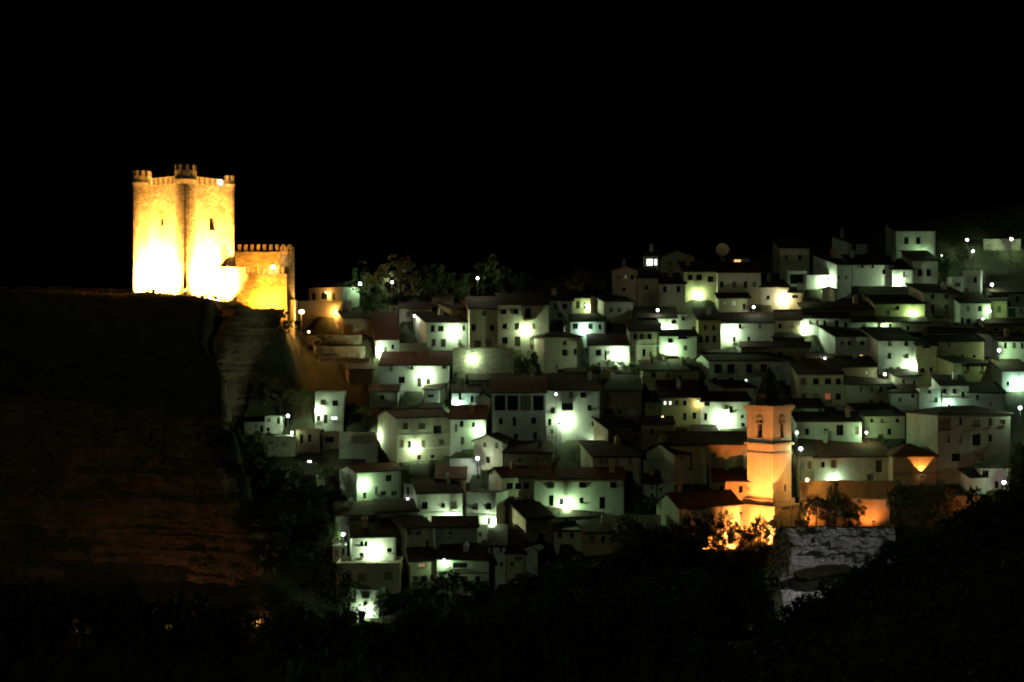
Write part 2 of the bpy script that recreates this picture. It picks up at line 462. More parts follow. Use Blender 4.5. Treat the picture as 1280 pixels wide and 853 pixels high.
def build_house(h, idx):
    w, d, hh = h['w'], h['dep'], max(h['h'], 1.5)
    root = thing('village_house', (h['X'], h['Y'], h['zb']), h['th_'], h['nm'], 'house', 'houses of the hillside village')
    h['root'] = root
    wm = WALL[h['col']]
    holes = []; items = []
    for q in h['wins']:
        cx, cy = q[0], q[1]
        pw = q[2] if len(q) > 2 else 6.5; ph = q[3] if len(q) > 3 else 7.5
        flag = q[4] if len(q) > 4 else None
        u, v, y = to_local(h, cx, cy)
        ww = max(0.4, round(pw * K * y / max(0.5, h['c']), 1)); wh = max(0.5, round(ph * K * y, 1))
        u0, u1, v0, v1 = u - ww / 2, u + ww / 2, v - wh / 2, v + wh / 2
        if u0 < 0.2 or u1 > w - 0.2 or v1 > hh - 0.1: 
            u0 = max(u0, 0.2); u1 = min(u1, w - 0.2); v1 = min(v1, hh - 0.1)
            if u1 - u0 < 0.35 or v1 - v0 < 0.4: continue
        if any(u0 < a[2] + 0.05 and u1 > a[0] - 0.05 and v0 < a[3] + 0.05 and v1 > a[1] - 0.05 for a in holes): continue
        holes.append((u0, v0, u1, v1)); items.append((u0, v0, u1, v1, flag))
    base = 2.2
    pitch = R(h['pitch'] or 16)
    t = math.tan(pitch)
    mb = MB()
    hs = [(a, b + base, c, e + base) for a, b, c, e in holes]
    wall_face(mb, (0, 0, -base), (1, 0, 0), (0, 0, 1), w, hh + base, hs, (0, 1, 0))
    k = h['roof']
    if k == 'S':
        hb = hh + d * t
        mb.quad((0, d, -base), (0, 0, -base), (0, 0, hh), (0, d, hb)); mb.quad((w, 0, -base), (w, d, -base), (w, d, hb), (w, 0, hh))
        mb.quad((w, d, -base), (0, d, -base), (0, d, hb), (w, d, hb))
    elif k == 'F':
        r = hh + d / 2 * t
        mb.poly([(0, d, -base), (0, 0, -base), (0, 0, hh), (0, d / 2, r), (0, d, hh)]); mb.poly([(w, 0, -base), (w, d, -base), (w, d, hh), (w, d / 2, r), (w, 0, hh)])
        mb.quad((w, d, -base), (0, d, -base), (0, d, hh), (w, d, hh))
    else:
        mb.quad((0, d, -base), (0, 0, -base), (0, 0, hh), (0, d, hh)); mb.quad((w, 0, -base), (w, d, -base), (w, d, hh), (w, 0, hh))
        mb.quad((w, d, -base), (0, d, -base), (0, d, hh), (w, d, hh))
        if k == 'G':
            mb.poly([(0, 0, hh), (w, 0, hh), (w / 2, 0, hh + w / 2 * t)]); mb.poly([(w, d, hh), (0, d, hh), (w / 2, d, hh + w / 2 * t)])
    if k == 'T':   # parapet thickness
        mb.quad((0.2, 0.2, hh), (w - 0.2, 0.2, hh), (w - 0.2, 0.2, hh - 0.5), (0.2, 0.2, hh - 0.5))
        mb.quad((0, 0, hh), (w, 0, hh), (w - 0.2, 0.2, hh), (0.2, 0.2, hh)); mb.quad((w, 0, hh), (w, d, hh), (w - 0.2, d - 0.2, hh), (w - 0.2, 0.2, hh))
        mb.quad((w, d, hh), (0, d, hh), (0.2, d - 0.2, hh), (w - 0.2, d - 0.2, hh)); mb.quad((0, d, hh), (0, 0, hh), (0.2, 0.2, hh), (0.2, d - 0.2, hh))
        mb.quad((0.2, d - 0.2, hh), (w - 0.2, d - 0.2, hh), (w - 0.2, d - 0.2, hh - 0.5), (0.2, d - 0.2, hh - 0.5))
        mb.quad((0.2, 0.2, hh), (0.2, d - 0.2, hh), (0.2, d - 0.2, hh - 0.5), (0.2, 0.2, hh - 0.5)); mb.quad((w - 0.2, 0.2, hh), (w - 0.2, d - 0.2, hh), (w - 0.2, d - 0.2, hh - 0.5), (w - 0.2, 0.2, hh - 0.5))
    mb.build('wall', wm, root)
    rb = MB()
    top = roof_prof(rb, w, d, hh, k, pitch, h['over'])
    roof = rb.build('roof', M_FLAT if k == 'T' else (M_TILE_R if h['red'] else M_TILE), root)
    for (u0, v0, u1, v1, flag) in items:
        tall = (v1 - v0) > 1.75 and v0 < 0.6
        if flag == 'door' or (tall and flag is None and (u1 - u0) < 1.6):
            ww, wh = u1 - u0, v1 - v0
            dm = MB().box(-ww / 2, ww / 2, 0, 0.06, 0, wh).box(-ww / 2 + 0.1, -0.04, -0.03, 0, 0.15, wh - 0.15).box(0.04, ww / 2 - 0.1, -0.03, 0, 0.15, wh - 0.15)
            dr = dm.build('door', M_DOOR_G if h.get('col') == 'G' else M_DOOR, root, ((u0 + u1) / 2, 0.17, v0))
            MB().box(-0.03, 0.03, -0.08, -0.03, wh * 0.45, wh * 0.45 + 0.14).build('handle', M_METAL, dr, (ww * 0.12, 0, 0))
        else:
            add_window(root, (u0 + u1) / 2, v0, u1 - u0, v1 - v0, flag)
    nch = h['chim'] if h['chim'] is not None else (1 if (idx * 37) % 10 < 5 and k != 'T' else 0)
    for j in range(nch):
        r2 = random.Random(idx * 11 + j)
        cx = r2.uniform(0.12, 0.88) * w; cyy = r2.uniform(0.35, 0.85) * d
        if k == 'S': cz = hh + cyy * t
        elif k == 'F': cz = hh + (d / 2 - abs(cyy - d / 2)) * t
        elif k == 'G': cz = hh + (w / 2 - abs(cx - w / 2)) * t
        elif k == 'H': cz = hh + min(cx, w - cx, cyy, d - cyy) * t
        else: cz = hh - 0.5
        wx = h['X'] + cx * h['c'] - cyy * h['s']; wy = h['Y'] + cx * h['s'] + cyy * h['c']
        cpx = 640 + wx / (K * wy); cpy = HY - (h['zb'] + cz + 1.0 - CZ) / (K * wy)
        if any(l and abs(l[1] - cpx) < 13 and -25 < l[2] - cpy < 22 for l in LAMPS): continue
        link('chimney', chimney_mesh(r2.randrange(8)), roof, (cx, cyy, cz))
    for ex in h['extra']:
        if ex[0] == 'balcony':       # px extent, floor row
            u0, v, _ = to_local(h, ex[1], ex[3]); u1, _, _ = to_local(h, ex[2], ex[3])
            b = MB().box(u0, u1, -0.95, 0.0, v - 0.14, v).build('balcony', WALL['C'], root)
            rl = MB(); n = max(2, int((u1 - u0) / 0.16))
            for q in range(n + 1):
                x = u0 + 0.04 + (u1 - u0 - 0.08) * q / n
                rl.box(x - 0.012, x + 0.012, -0.93, -0.906, v, v + 0.95)
            rl.box(u0, u1, -0.95, -0.89, v + 0.95, v + 1.0)
            rl.box(u0, u0 + 0.04, -0.9, 0.0, v + 0.95, v + 1.0); rl.box(u1 - 0.04, u1, -0.9, 0.0, v + 0.95, v + 1.0)
            rl.build('railing', M_METAL, b)
        if ex[0] == 'awning':
            u0, v, _ = to_local(h, ex[1], ex[3]); u1, v2, _ = to_local(h, ex[2], ex[4])
            a = MB().prism([(u0, 0, v), (u0, -1.5, v2), (u0, -1.5, v2 - 0.25), (u0, -1.46, v2 - 0.25), (u0, -1.46, v2 - 0.03), (u0, 0, v - 0.05)], (u1 - u0, 0, 0))
            a.build('awning', M_CLOTH, root)
        if ex[0] == 'band':          # moulding across the front
            u0, v, _ = to_local(h, ex[1], ex[3]); u1, _, _ = to_local(h, ex[2], ex[3])
            MB().box(max(u0, 0), min(u1, w), -0.09, 0.02, v - 0.1, v + 0.1).build('moulding', WALL[ex[4] if len(ex) > 4 else 'C'], root)
        if ex[0] == 'post':          # loggia pillar
            u0, v, _ = to_local(h, ex[1], ex[2]); _, v2, _ = to_local(h, ex[1], ex[3])
            MB().box(u0 - 0.14, u0 + 0.14, -0.05, 0.22, v, v2).build('pillar', WALL['W'], root)
    # downpipe
    if k in 'SF' and w > 5 and idx % 3 == 0:
        MB().tube((w - 0.25, -0.07, -0.5), (w - 0.25, -0.07, hh - 0.15), 0.05).build('downpipe', M_METAL, root)
    # eaves gutter
    if k in 'SF':
        t0 = h['over'] + 0.02
        MB().prism([(-0.2, -t0 - 0.13, hh - 0.12), (-0.2, -t0, hh - 0.12), (-0.2, -t0, hh - 0.02), (-0.2, -t0 - 0.13, hh)], (w + 0.4, 0, 0)).build('gutter', M_METAL, roof)

# ---------------------------------------------------------------- garden and retaining walls
WALLS = []
def RW(nm, x0, x1, yt, yb, col='S', D=None, slope=0.0):
    WALLS.append((nm, x0, x1, yt, yb, col, D, slope))
WALL_INFO = []
def build_rw(a):
    nm, x0, x1, yt, yb, col, D, slope = a
    D = D or hit((x0 + x1) / 2, yb) or 300
    A = P(x0, yb, D); B = P(x1, yb, D); w = B.x - A.x; h = (yb - yt) * K * D
    rs = slope * K * D
    root = thing('retaining_wall', (A.x, A.y, A.z), 0, nm, 'wall', 'retaining and garden walls of the village')
    n = max(2, int(w / 1.5)); mb = MB(); cp = MB(); r2 = random.Random(int(x0 * 7 + yt))
    jit = [r2.uniform(-0.06, 0.06) for _ in range(n + 1)]
    def zt(i): return h + rs * i / n + jit[i] 
    for i in range(n):
        xa, xb = w * i / n, w * (i + 1) / n
        mb.prism([(xa, 0, -2.5), (xb, 0, -2.5), (xb, 0.0, zt(i + 1)), (xa, 0.0, zt(i))], (0, 0.5, 0))
        cp.prism([(xa + 0.01, -0.06, zt(i)), (xb - 0.01, -0.06, zt(i + 1)), (xb - 0.01, -0.06, zt(i + 1) + 0.12), (xa + 0.01, -0.06, zt(i) + 0.12)], (0, 0.62, 0))
    mb.build('masonry', WALL[col], root); cp.build('coping', WALL['G'], root)
    WALL_INFO.append(dict(nm=nm, x0=x0, x1=x1, ye=yt - max(0, slope), yb=yb, X=A.x, Y=A.y, c=1.0, s=0.0, w=w, zb=A.z, h=h, D_=D, th_=0.0, dep=0.5))

# ---------------------------------------------------------------- lamps
LC = {'g': (0.56, 1.0, 0.46), 'w': (0.68, 1.0, 0.58), 'y': (1.0, 0.92, 0.45), 'o': (1.0, 0.47, 0.09), 'v': (0.78, 1.0, 0.74), 'c': (0.55, 1.0, 0.70)}
LAMPG = {'g': G_LAMP, 'w': G_LAMP, 'v': G_LAMP, 'c': G_LAMP, 'y': G_YEL, 'o': G_ORANGE}
LM = {}
def lamp_meshes():
    if LM: return
    # wall lantern: origin at wall, arm runs towards -y
    LM['bracket'] = MB().box(-0.08, 0.08, -0.03, 0.06, -0.2, 0.25).tube((0, 0, 0.15), (0, -0.75, 0.3), 0.03).tube((0, 0, -0.1), (0, -0.4, 0.2), 0.02).tube((0, -0.75, 0.33), (0, -0.75, 0.18), 0.025).mesh('bracket', M_METAL)
    LM['hood'] = MB().lathe([(0.20, 0.0), (0.18, 0.06), (0.08, 0.16), (0.03, 0.18)], 10, (0, -0.75, 0.0)).mesh('hood', M_METAL)
    for k, m in (('w', G_LAMP), ('y', G_YEL), ('o', G_ORANGE)):
        LM['glass' + k] = MB().lathe([(0.08, -0.3), (0.14, -0.26), (0.18, -0.12), (0.18, -0.02), (0.14, 0.0)], 10, (0, -0.75, 0.0)).mesh('lamp_glass', m, True)
        LM['globe' + k] = MB().lathe([(0.28 * math.sin(math.pi * q / 8) + 0.004, -0.28 * math.cos(math.pi * q / 8)) for q in range(9)], 14).mesh('lamp_globe', m, True)
    LM['post'] = MB().lathe([(0.13, -0.6), (0.13, 0.5), (0.07, 0.6), (0.05, 3.6), (0.12, 3.62), (0.12, 3.68)], 8).mesh('post', M_METAL)
    LM['cap'] = MB().lathe([(0.2, 0.26), (0.12, 0.34), (0.02, 0.37)], 10).mesh('cap', M_METAL)

def point(parent, loc, col, watt, r=0.12):
    ld = bpy.data.lights.new('lamp_light', 'POINT'); ld.color = col; ld.energy = watt; ld.shadow_soft_size = r
    o = bpy.data.objects.new('lamp_light', ld); COL.objects.link(o); o.parent = parent; o.location = loc
    return o

def spot(parent, loc, target, col, watt, ang, blend=0.3, r=0.1):
    ld = bpy.data.lights.new('lamp_light', 'SPOT'); ld.color = col; ld.energy = watt; ld.shadow_soft_size = r
    ld.spot_size = R(ang); ld.spot_blend = blend
    o = bpy.data.objects.new('lamp_light', ld); COL.objects.link(o); o.parent = parent; o.location = loc
    o.rotation_euler = (Vector(target) - Vector(loc)).to_track_quat('-Z', 'Y').to_euler()
    return o

LAMPS = []
def LW(px, py, col='g', p=1.0, nm=None, side=None): LAMPS.append(('w', px, py, col, p, nm, side))
def LP(px, py, col='g', p=1.0, nm=None, D=None): LAMPS.append(('p', px, py, col, p, nm, D))
PWR = 900.0
def build_lamp(a, i):
    lamp_meshes()
    kind, px, py, col, p, nm, ex = a
    gk = {'o': 'o', 'y': 'y'}.get(col, 'w')
    colour = {'g': 'greenish white', 'w': 'white', 'y': 'small yellow', 'o': 'orange', 'v': 'bluish white', 'c': 'cool green'}[col]
    if kind == 'w':
        best = None
        for h in HOUSES + WALL_INFO:
            if h['x0'] - 1 <= px <= h['x1'] + 1 and h['ye'] - 2 <= py <= h['yb'] + 12:
                if best is None or h['D_'] < best['D_']: best = h
        if ex:
            best = next(h for h in HOUSES + WALL_INFO if h['nm'].startswith(ex))
        if best is None:
            print('NO WALL for lamp', px, py); kind = 'p'; ex = None
        else:
            h = best
            u, v, y = to_local(h, px, py)
            u = min(max(u, 0.1), h['w'] - 0.1)
            side = px < h['x0'] - 3
            if side:    # on the left side wall
                D = h['D_'] + 2.5
                c, s = h['c'], h['s']
                q = (px - 640) * K
                # point on left wall: (X,Y)+t*(-s,c)
                t = (q * h['Y'] - h['X']) / (-s - q * c)
                t = min(max(t, 0.3), h['dep'] - 0.3)
                loc = Vector((h['X'] - s * t, h['Y'] + c * t, 0)); loc.z = CZ + (HY - py) * K * loc.y
                rz = h['th_'] - math.pi / 2
            else:
                loc = Vector((h['X'] + u * h['c'], h['Y'] + u * h['s'], h['zb'] + v)); rz = h['th_']
            lb = nm or (colour + ' wall lamp on the ' + h['nm'])
            root = thing('wall_lamp', loc, rz, ' '.join(lb.split()[:16]), 'lamp', 'lamps lit in the village lanes')
            link('bracket', LM['bracket'], root); link('hood', LM['hood'], root); link('lamp_glass', LM['glass' + gk], root)
            point(root, (0, -0.75, -0.62), LC[col], PWR * p)
            return
    D = ex or hit(px, py + 24) or 302.0
    b = P(px, py, D); g = float(ground(b.x, b.y, True)) - 0.1
    hh = max(1.8, b.z - 0.3 - g)
    root = thing('street_lamp', (b.x, b.y, g), 0, nm or (colour + ' globe lamp on a post'), 'lamp', 'lamps lit in the village lanes')
    po = link('post', LM['post'], root); po.scale = (1, 1, hh / 3.68)
    gl = link('lamp_globe', LM['globe' + gk], root, (0, 0, hh + 0.3))
    link('cap', LM['cap'], root, (0, 0, hh + 0.3))
    q_ = rnd.uniform(0.75, 1.15); gl.scale = (q_, q_, q_)
    if p > 4: gl.scale = (2.0, 2.0, 1.5)
    point(root, (0, -0.55, hh + 0.3), LC[col], PWR * p)

# ================================================================ the houses, read off the photograph (pixel rows and columns)
# --- below the castle and along the upper lane
H('flat-roofed white house beside the castle curtain wall', 386, 428, 359, 379, 'T', -38, 'W', [(392, 371, 6, 9, 'door'), (405, 370, 9, 9), (417, 371, 5, 9, 'door')], d=5, D=288.3)
H('long low house with dark roof below the plaza lamps', 499, 538, 386, 402, 'S', 0, 'C', [(510, 393, 5, 6), (525, 393, 5, 6)])
H('tiny ochre hut glowing orange towards the castle', 488, 497, 382, 395, 'T', 12, 'O', [(493, 387, 3, 5)], d=2.5)
H('white house with orange-lit side wall and bright lamp', 533, 586, 403, 438, 'S', 26, 'W', [(541, 411, 5, 8), (551, 411, 7, 7), (542, 428, 5, 8), (554, 429, 6, 10, 'door'), (580, 410, 4, 7), (575, 427, 4, 4)])
H('ochre house turning an orange gable to the castle', 565, 588, 387, 404, 'S', 38, 'O', [(575, 396, 5, 6)], d=5)
H('ochre attic house next to the three-storey block', 588, 620, 379, 392, 'S', 35, 'O', [(605, 385, 6, 6)], d=5)
H('dim cream house joined to the three-storey block', 587, 622, 386, 436, 'S', 6, 'C', [(605, 392, 5, 6), (592, 410, 5, 8), (615, 410, 6, 7), (597, 430, 9, 8), (611, 429, 7, 9)])
H('three-storey cream block with lamp between its windows', 622, 686, 381, 436, 'S', 0, 'C', [(630, 390, 6.5, 6.5), (645, 390, 6.5, 6.5), (660, 392, 7, 12), (631, 408, 6, 7), (646, 408, 6, 8), (668, 408, 5, 7), (631, 426, 7, 8), (647, 427, 7, 12, 'door'), (666, 426, 7, 8), (677, 425, 4, 8)], extra=[('balcony', 654, 668, 399)])
H('small two-level house with orange roof beside terraced gardens', 470, 499, 424, 447, 'S', 10, 'W', [(482, 437, 4, 6), (491, 434, 3, 6)], red=True, pitch=30)
H('long white terrace house with four upper windows above the green lane', 676, 716, 376, 399, 'S', 0, 'W', [(683, 383, 5, 8), (694, 383, 5, 8), (706, 383, 6, 7), (700, 394, 5, 5)])
H('cream house with railed balcony and corner lamp', 716, 738, 373, 396, 'T', -34, 'Y', [(722, 381, 5, 9), (731, 382, 4, 8)], extra=[('balcony', 717, 737, 392)])
H('plain brown house with three small windows behind balcony house', 755, 791, 377, 404, 'S', 25, 'C', [(764, 388, 5, 6), (774, 388, 5, 6), (785, 388, 4, 6)])
H('low green-lit house under a dark eave', 713, 757, 402, 421, 'S', 0, 'W', [(719, 408, 6, 7), (738, 408, 6, 7), (750, 409, 4, 6)])
H('olive hip-roofed house with a bright narrow side', 680, 727, 421, 466, 'H', 18, 'C', [(706, 429, 4, 5), (706, 441, 7, 8), (696, 459, 4, 4), (719, 440, 4, 8)], chim=1)
H('white house with red roof and overexposed lamp above the dark hedge', 737, 787, 432, 458, 'S', 0, 'W', [(748, 441, 7, 8), (761, 441, 3, 5), (757, 444, 2.5, 12)], red=True)
H('two-storey house with brown upper floor and pale ground floor', 787, 825, 414, 455, 'S', 0, 'C', [(794, 421, 4, 7), (802, 421, 4, 7), (812, 421, 5, 7), (790, 443, 4, 7), (805, 441, 4, 9), (813, 443, 4, 6)], extra=[('band', 787, 825, 432, 'W')])
H('green-lit white house with wide dark slot window', 825, 871, 420, 455, 'S', 0, 'W', [(838, 426, 6, 6), (853, 422, 11, 4), (857, 435, 5, 6), (853, 449, 4, 5), (860, 449, 4, 5)])
H('long white house with glaring lamp at its foot', 797, 848, 398, 419, 'S', 0, 'W', [(812, 407, 6, 7), (825, 407, 3, 7), (842, 402, 6, 5)])
H('flat-roofed white block with two tiny windows', 848, 873, 393, 421, 'T', 0, 'W', [(854, 398, 3.5, 5), (867, 411, 4, 5)])
H('yellow house with a row of four ground-floor windows', 873, 901, 400, 437, 'S', 0, 'Y', [(882, 410, 4, 6), (892, 410, 4, 6), (876, 424, 4.5, 8), (884, 424, 4.5, 8), (893, 424, 4.5, 8)], extra=[('band', 873, 901, 430, 'W')])
H('broad white house with slit windows under a black roof', 901, 967, 404, 433, 'S', -4, 'W', [(925, 408, 3, 6), (918, 424, 4, 7), (936, 424, 3, 6), (950, 408, 3, 6)])
H('big balcony house with row of dark loggias', 886, 992, 451, 483, 'F', 18, 'W', [(898, 461, 10, 11), (914, 461, 10, 11), (937, 461, 9, 11), (955, 461, 9, 11), (973, 460, 4, 5), (894, 475, 6, 6), (914, 475, 6, 6), (933, 476, 4, 4, 'w')], pitch=22, extra=[('balcony', 892, 920, 467), ('balcony', 931, 961, 467)])
H('yellow house with two square windows and glowing doorway', 803, 840, 463, 490, 'S', 0, 'Y', [(817, 469, 5, 6), (835, 469, 5, 6), (821, 484, 4, 6), (833, 484, 4, 5)])
H('dark brown house leaning on the yellow one', 840, 873, 463, 492, 'S', 0, 'B', [(850, 474, 5, 9), (862, 474, 5, 9)])
H('little house with a pale triangular side over the yellow house', 832, 853, 446, 460, 'S', 30, 'C', [], d=4)
H('low yellow annex with a wide window', 801, 827, 502, 520, 'S', 0, 'Y', [(814, 508, 9, 5)])
H('yellow house with a pair of lit upper windows', 827, 876, 497, 534, 'S', 0, 'Y', [(831.5, 504, 3.5, 5, 'w'), (838, 504, 3.5, 5, 'w'), (846, 503, 4.5, 6), (856, 504, 4.5, 6), (856, 521, 4, 9), (868, 520, 5, 8)], pitch=20)
H('white house with blinding lamp just above the church nave', 876, 937, 502, 534, 'S', 0, 'W', [(884, 505, 6, 5), (882, 521, 4, 9), (908, 509, 4, 5), (914, 512, 5, 8), (928, 521, 4, 4), (929, 531, 5, 5)])
H('cream house with brown-lit side behind the belfry', 905, 943, 485, 506, 'S', 28, 'C', [(915, 492, 5, 6), (930, 492, 5, 6)])
H('dark brown townhouse with tall shuttered windows', 750, 802, 488, 530, 'S', 0, 'B', [(760, 500, 6, 14), (775, 496, 6, 7), (788, 500, 6, 14), (761, 515, 10, 8), (775, 515, 4, 6), (790, 515, 10, 8)])
H('tall white house with a dark awning over a glaring lamp', 682, 750, 488, 550, 'S', 0, 'W', [(714, 494, 4.5, 7), (729, 494, 7, 7), (691, 513, 5.5, 7.5), (737, 510, 5, 7), (687, 528, 4, 8), (699, 532, 5, 6), (742, 530, 4, 6)], extra=[('awning', 702, 716, 504, 511)])
H('house with a deep dark loggia over a white ground floor', 615, 682, 491, 564, 'S', 0, 'W', [(625, 504, 13, 19), (641, 504, 13, 19), (657, 504, 13, 19), (673, 504, 13, 19), (626, 527, 5, 8), (643, 527, 4, 11), (667, 526, 6, 8), (669, 545, 5, 9), (645, 546, 5, 7)], red=True)
H('dark-roofed house with a lamp-lit gable above a black roof', 760, 826, 537, 568, 'F', 36, 'B', [(775, 550, 5, 7), (795, 550, 5, 7)], d=8.5, pitch=24)
H('dim olive house with four narrow windows above the long white house', 741, 801, 571, 612, 'S', 14, 'C', [(752, 577, 4, 5), (758, 577, 4, 5), (771, 577, 4, 8), (788, 576, 4, 8), (756, 592, 6, 6), (772, 594, 7, 7), (788, 597, 7, 16, 'door')])
H('small grey hut below the awning house', 683, 702, 532, 556, 'T', 10, 'W', [(690, 540, 4, 6)])
H('small house with a brown gable roof and arched dim front', 592, 628, 553, 594, 'G', -26, 'C', [(621, 557, 4, 7), (606, 556, 4, 6), (610, 575, 5, 8)], pitch=22)
H('white flat-roofed house with one lit ground-floor window over the gorge', 394, 429, 490, 533, 'T', 0, 'W', [(404, 503, 7, 7), (419, 504, 7, 7), (398, 523, 5, 7), (407, 524, 5, 11, 'door'), (417.5, 523, 8, 4, 'w')], extra=[('band', 394, 429, 516, 'W')], d=6)
H('tiny grey house on the cliff edge beside a lamp post', 331, 352, 521, 542, 'T', 0, 'W', [(336, 525, 4, 4), (348, 526, 4, 8), (335, 537, 4, 5)], d=4)
H('low grey shed at the very edge of the cliff', 305, 331, 528, 543, 'T', 0, 'G', [(320, 533, 3, 5), (327, 536, 4, 8)], d=4)
H('unlit brown outbuilding below the flat-roofed house', 370, 400, 538, 566, 'T', 0, 'B', [(377, 549, 4, 12), (387, 548, 4, 10)], d=5)
H('low brown store with rounded wall by the garden wall', 400, 424, 541, 562, 'T', 8, 'B', [(412, 550, 10, 8)], d=4)
H('large cream and white house with lit side wall and lamp on front', 496, 563, 523, 578, 'F', 30, 'C', [(507, 533, 6, 8), (527, 533, 8, 8), (547, 538, 10, 12), (502, 555, 5, 9), (512, 556, 4, 9), (530, 555, 6, 9), (552, 553, 7, 7), (541, 571, 5, 5), (524, 572, 5, 6)], d=8.0, red=True, extra=[('band', 497, 562, 545, 'W'), ('band', 497, 562, 562, 'W')])
H('white house with brown roof adjoining the large cream house', 563, 607, 524, 560, 'S', 0, 'W', [(570, 535, 3, 9), (577, 530, 5, 8), (578, 551, 4, 9), (592, 531, 4, 6)], red=True)
H('narrow white house flooded white by its lamp', 565, 599, 491, 515, 'S', 0, 'W', [(575, 496, 4, 8), (590, 499, 4, 8)])
H('pale narrow gabled house like a dovecote', 595, 613, 498, 521, 'G', 0, 'W', [], d=5, pitch=32)
H('small house with a striped white front under the red-roofed house', 530, 549, 487, 505, 'S', -20, 'W', [(538, 495, 8, 3)], d=4)
H('white house with red tiled roof and lamp between windows', 475, 560, 457, 489, 'S', 0, 'W', [(489, 461, 4, 6), (515, 460, 2.5, 4), (532, 457, 5, 6), (555, 457, 5, 8), (524, 478, 5, 11, 'door'), (535, 477, 5, 7), (502, 475, 8, 8)], red=True, chim=2)
H('dim grey house sunk in shadow under the red roof', 462, 497, 490, 509, 'S', 0, 'G', [(478, 497, 5, 6)])
H('white house with a lit stepped side wall above the cliff trees', 446, 501, 591, 632, 'F', 34, 'W', [(486, 598, 8, 8), (471, 613, 4, 9), (479, 617, 8, 6), (493, 617, 7, 6), (456, 620, 4, 9)], red=True, d=6.5)
H('small cool-lit white kiosk between two houses', 505, 517, 606, 626, 'T', 0, 'W', [(510, 614, 2.5, 10)], d=3)
H('white double house with glare under its balcony line', 522, 578, 617, 655, 'S', 12, 'W', [(531, 632, 7, 9), (554, 632, 4, 5), (567, 632, 7, 9), (531, 650, 7, 7), (545, 649, 6, 6)], extra=[('band', 522, 578, 642, 'W')])
H('reddish attic with loggia above the white double house', 545, 581, 599, 618, 'S', 0, 'O', [(553, 609, 7, 9), (565, 609, 7, 9), (575, 609, 5, 8)], red=True)
H('white corner house with a lamp burning on its corner', 583, 620, 617, 676, 'T', -24, 'W', [(594, 633, 7, 8), (611, 633, 6, 8), (594, 652, 6, 9), (611, 652, 5, 9), (600, 668, 5, 6)], extra=[('band', 583, 620, 643, 'G')], d=5)
H('terraced house with white pillars beside the long white house', 628, 668, 597, 648, 'F', 18, 'C', [(637, 608, 8, 8), (648, 608, 8, 8), (658, 608, 7, 8), (657, 626, 5, 11), (664, 626, 5, 11), (636, 628, 14, 14)], red=True, extra=[('post', 642.5, 612, 603), ('post', 653, 612, 603), ('band', 628, 668, 613, 'W')])
H('long white house with red cornice and three arched loft windows', 668, 780, 598, 644, 'S', 0, 'W', [(689, 606, 7, 8), (728, 606, 8, 8), (767, 606, 8, 8), (689, 626, 6, 13), (702, 627, 5, 7), (727, 626, 5, 7), (753, 629, 7, 15)], red=True, chim=2, pitch=14, extra=[('band', 668, 780, 602, 'O')])
H('tall brown house with one wide dark loggia', 657, 691, 648, 694, 'S', 24, 'B', [(673, 657, 26, 14), (665, 680, 6, 7), (682, 680, 5, 6)], extra=[('band', 657, 691, 666, 'C')])
H('low white cottage with black roof and three small windows', 691, 753, 647, 664, 'S', 14, 'W', [(708, 650, 4, 4.5), (723, 650, 4, 4.5), (737, 650, 4, 4.5)], pitch=22)
H('low brown-fronted cottage catching orange light', 731, 765, 666, 694, 'S', 14, 'O', [(741, 674, 7, 8), (754, 674, 5, 8)])
H('dark low cottage between the loggia house and the cottages', 692, 730, 663, 680, 'S', 0, 'C', [(700, 669, 5, 6), (715, 669, 5, 6)])
H('pale narrow gabled house among the riverside trees', 653, 672, 688, 730, 'G', -18, 'W', [], d=9, pitch=30)
H('white house with three small windows above the tree tops', 611, 632, 682, 730, 'S', 0, 'W', [(614, 687, 4.5, 6), (626, 687, 3, 5), (615, 705, 5, 10), (627, 705, 4, 5)])
H('grey house with one square window near the gabled house', 632, 655, 691, 728, 'S', 0, 'C', [(640, 705, 4, 4), (648, 698, 9, 5)])
H('broad dim white house with a half-open attic over the trees', 546, 611, 700, 744, 'S', -6, 'W', [(553, 724, 7, 7), (580, 724, 9, 8), (597, 724, 6, 7), (575, 707, 18, 7)], extra=[('band', 546, 611, 715, 'B')])
H('cream house with a greenish lit side and small windows', 508, 541, 661, 698, 'S', 33, 'C', [(512, 667, 5, 5), (523, 667, 7, 5), (520, 686, 7, 5), (534, 680, 4, 8)])
H('wide unlit grey house under the glaring double house', 542, 597, 659, 703, 'S', 4, 'G', [(563, 667, 3.5, 4), (580, 680, 5, 6)], extra=[('post', 543.5, 690, 659)])
H('cream house with a small red-lit shop window', 513, 546, 702, 736, 'S', 10, 'C', [(528, 707, 10, 5, 'r'), (519, 724, 6, 7), (530, 724, 8, 8), (540, 722, 4, 6)])
H('white house with lamp glare between its twin windows', 440, 495, 672, 709, 'S', 10, 'W', [(452, 680, 4, 6.5), (458, 680, 4, 6.5), (487, 688, 6, 5), (452, 694, 5, 5)], pitch=20)
H('big dim cream house with three shuttered windows at the cliff foot', 420, 500, 704, 742, 'T', 0, 'C', [(433, 723, 9, 9), (453, 722, 10, 9), (486, 720, 9, 9), (480, 703, 6, 6)], d=7)
H('white annex with lit ground below the big dim house', 438, 473, 738, 772, 'T', -12, 'W', [(443, 747, 5, 12), (457, 744, 8, 7), (457, 754, 3, 3)], d=4)
H('little white house by a lamp among cliff bushes', 416, 433, 682, 702, 'T', 6, 'W', [(421, 692, 4, 8), (429, 690, 4, 10)], d=4)
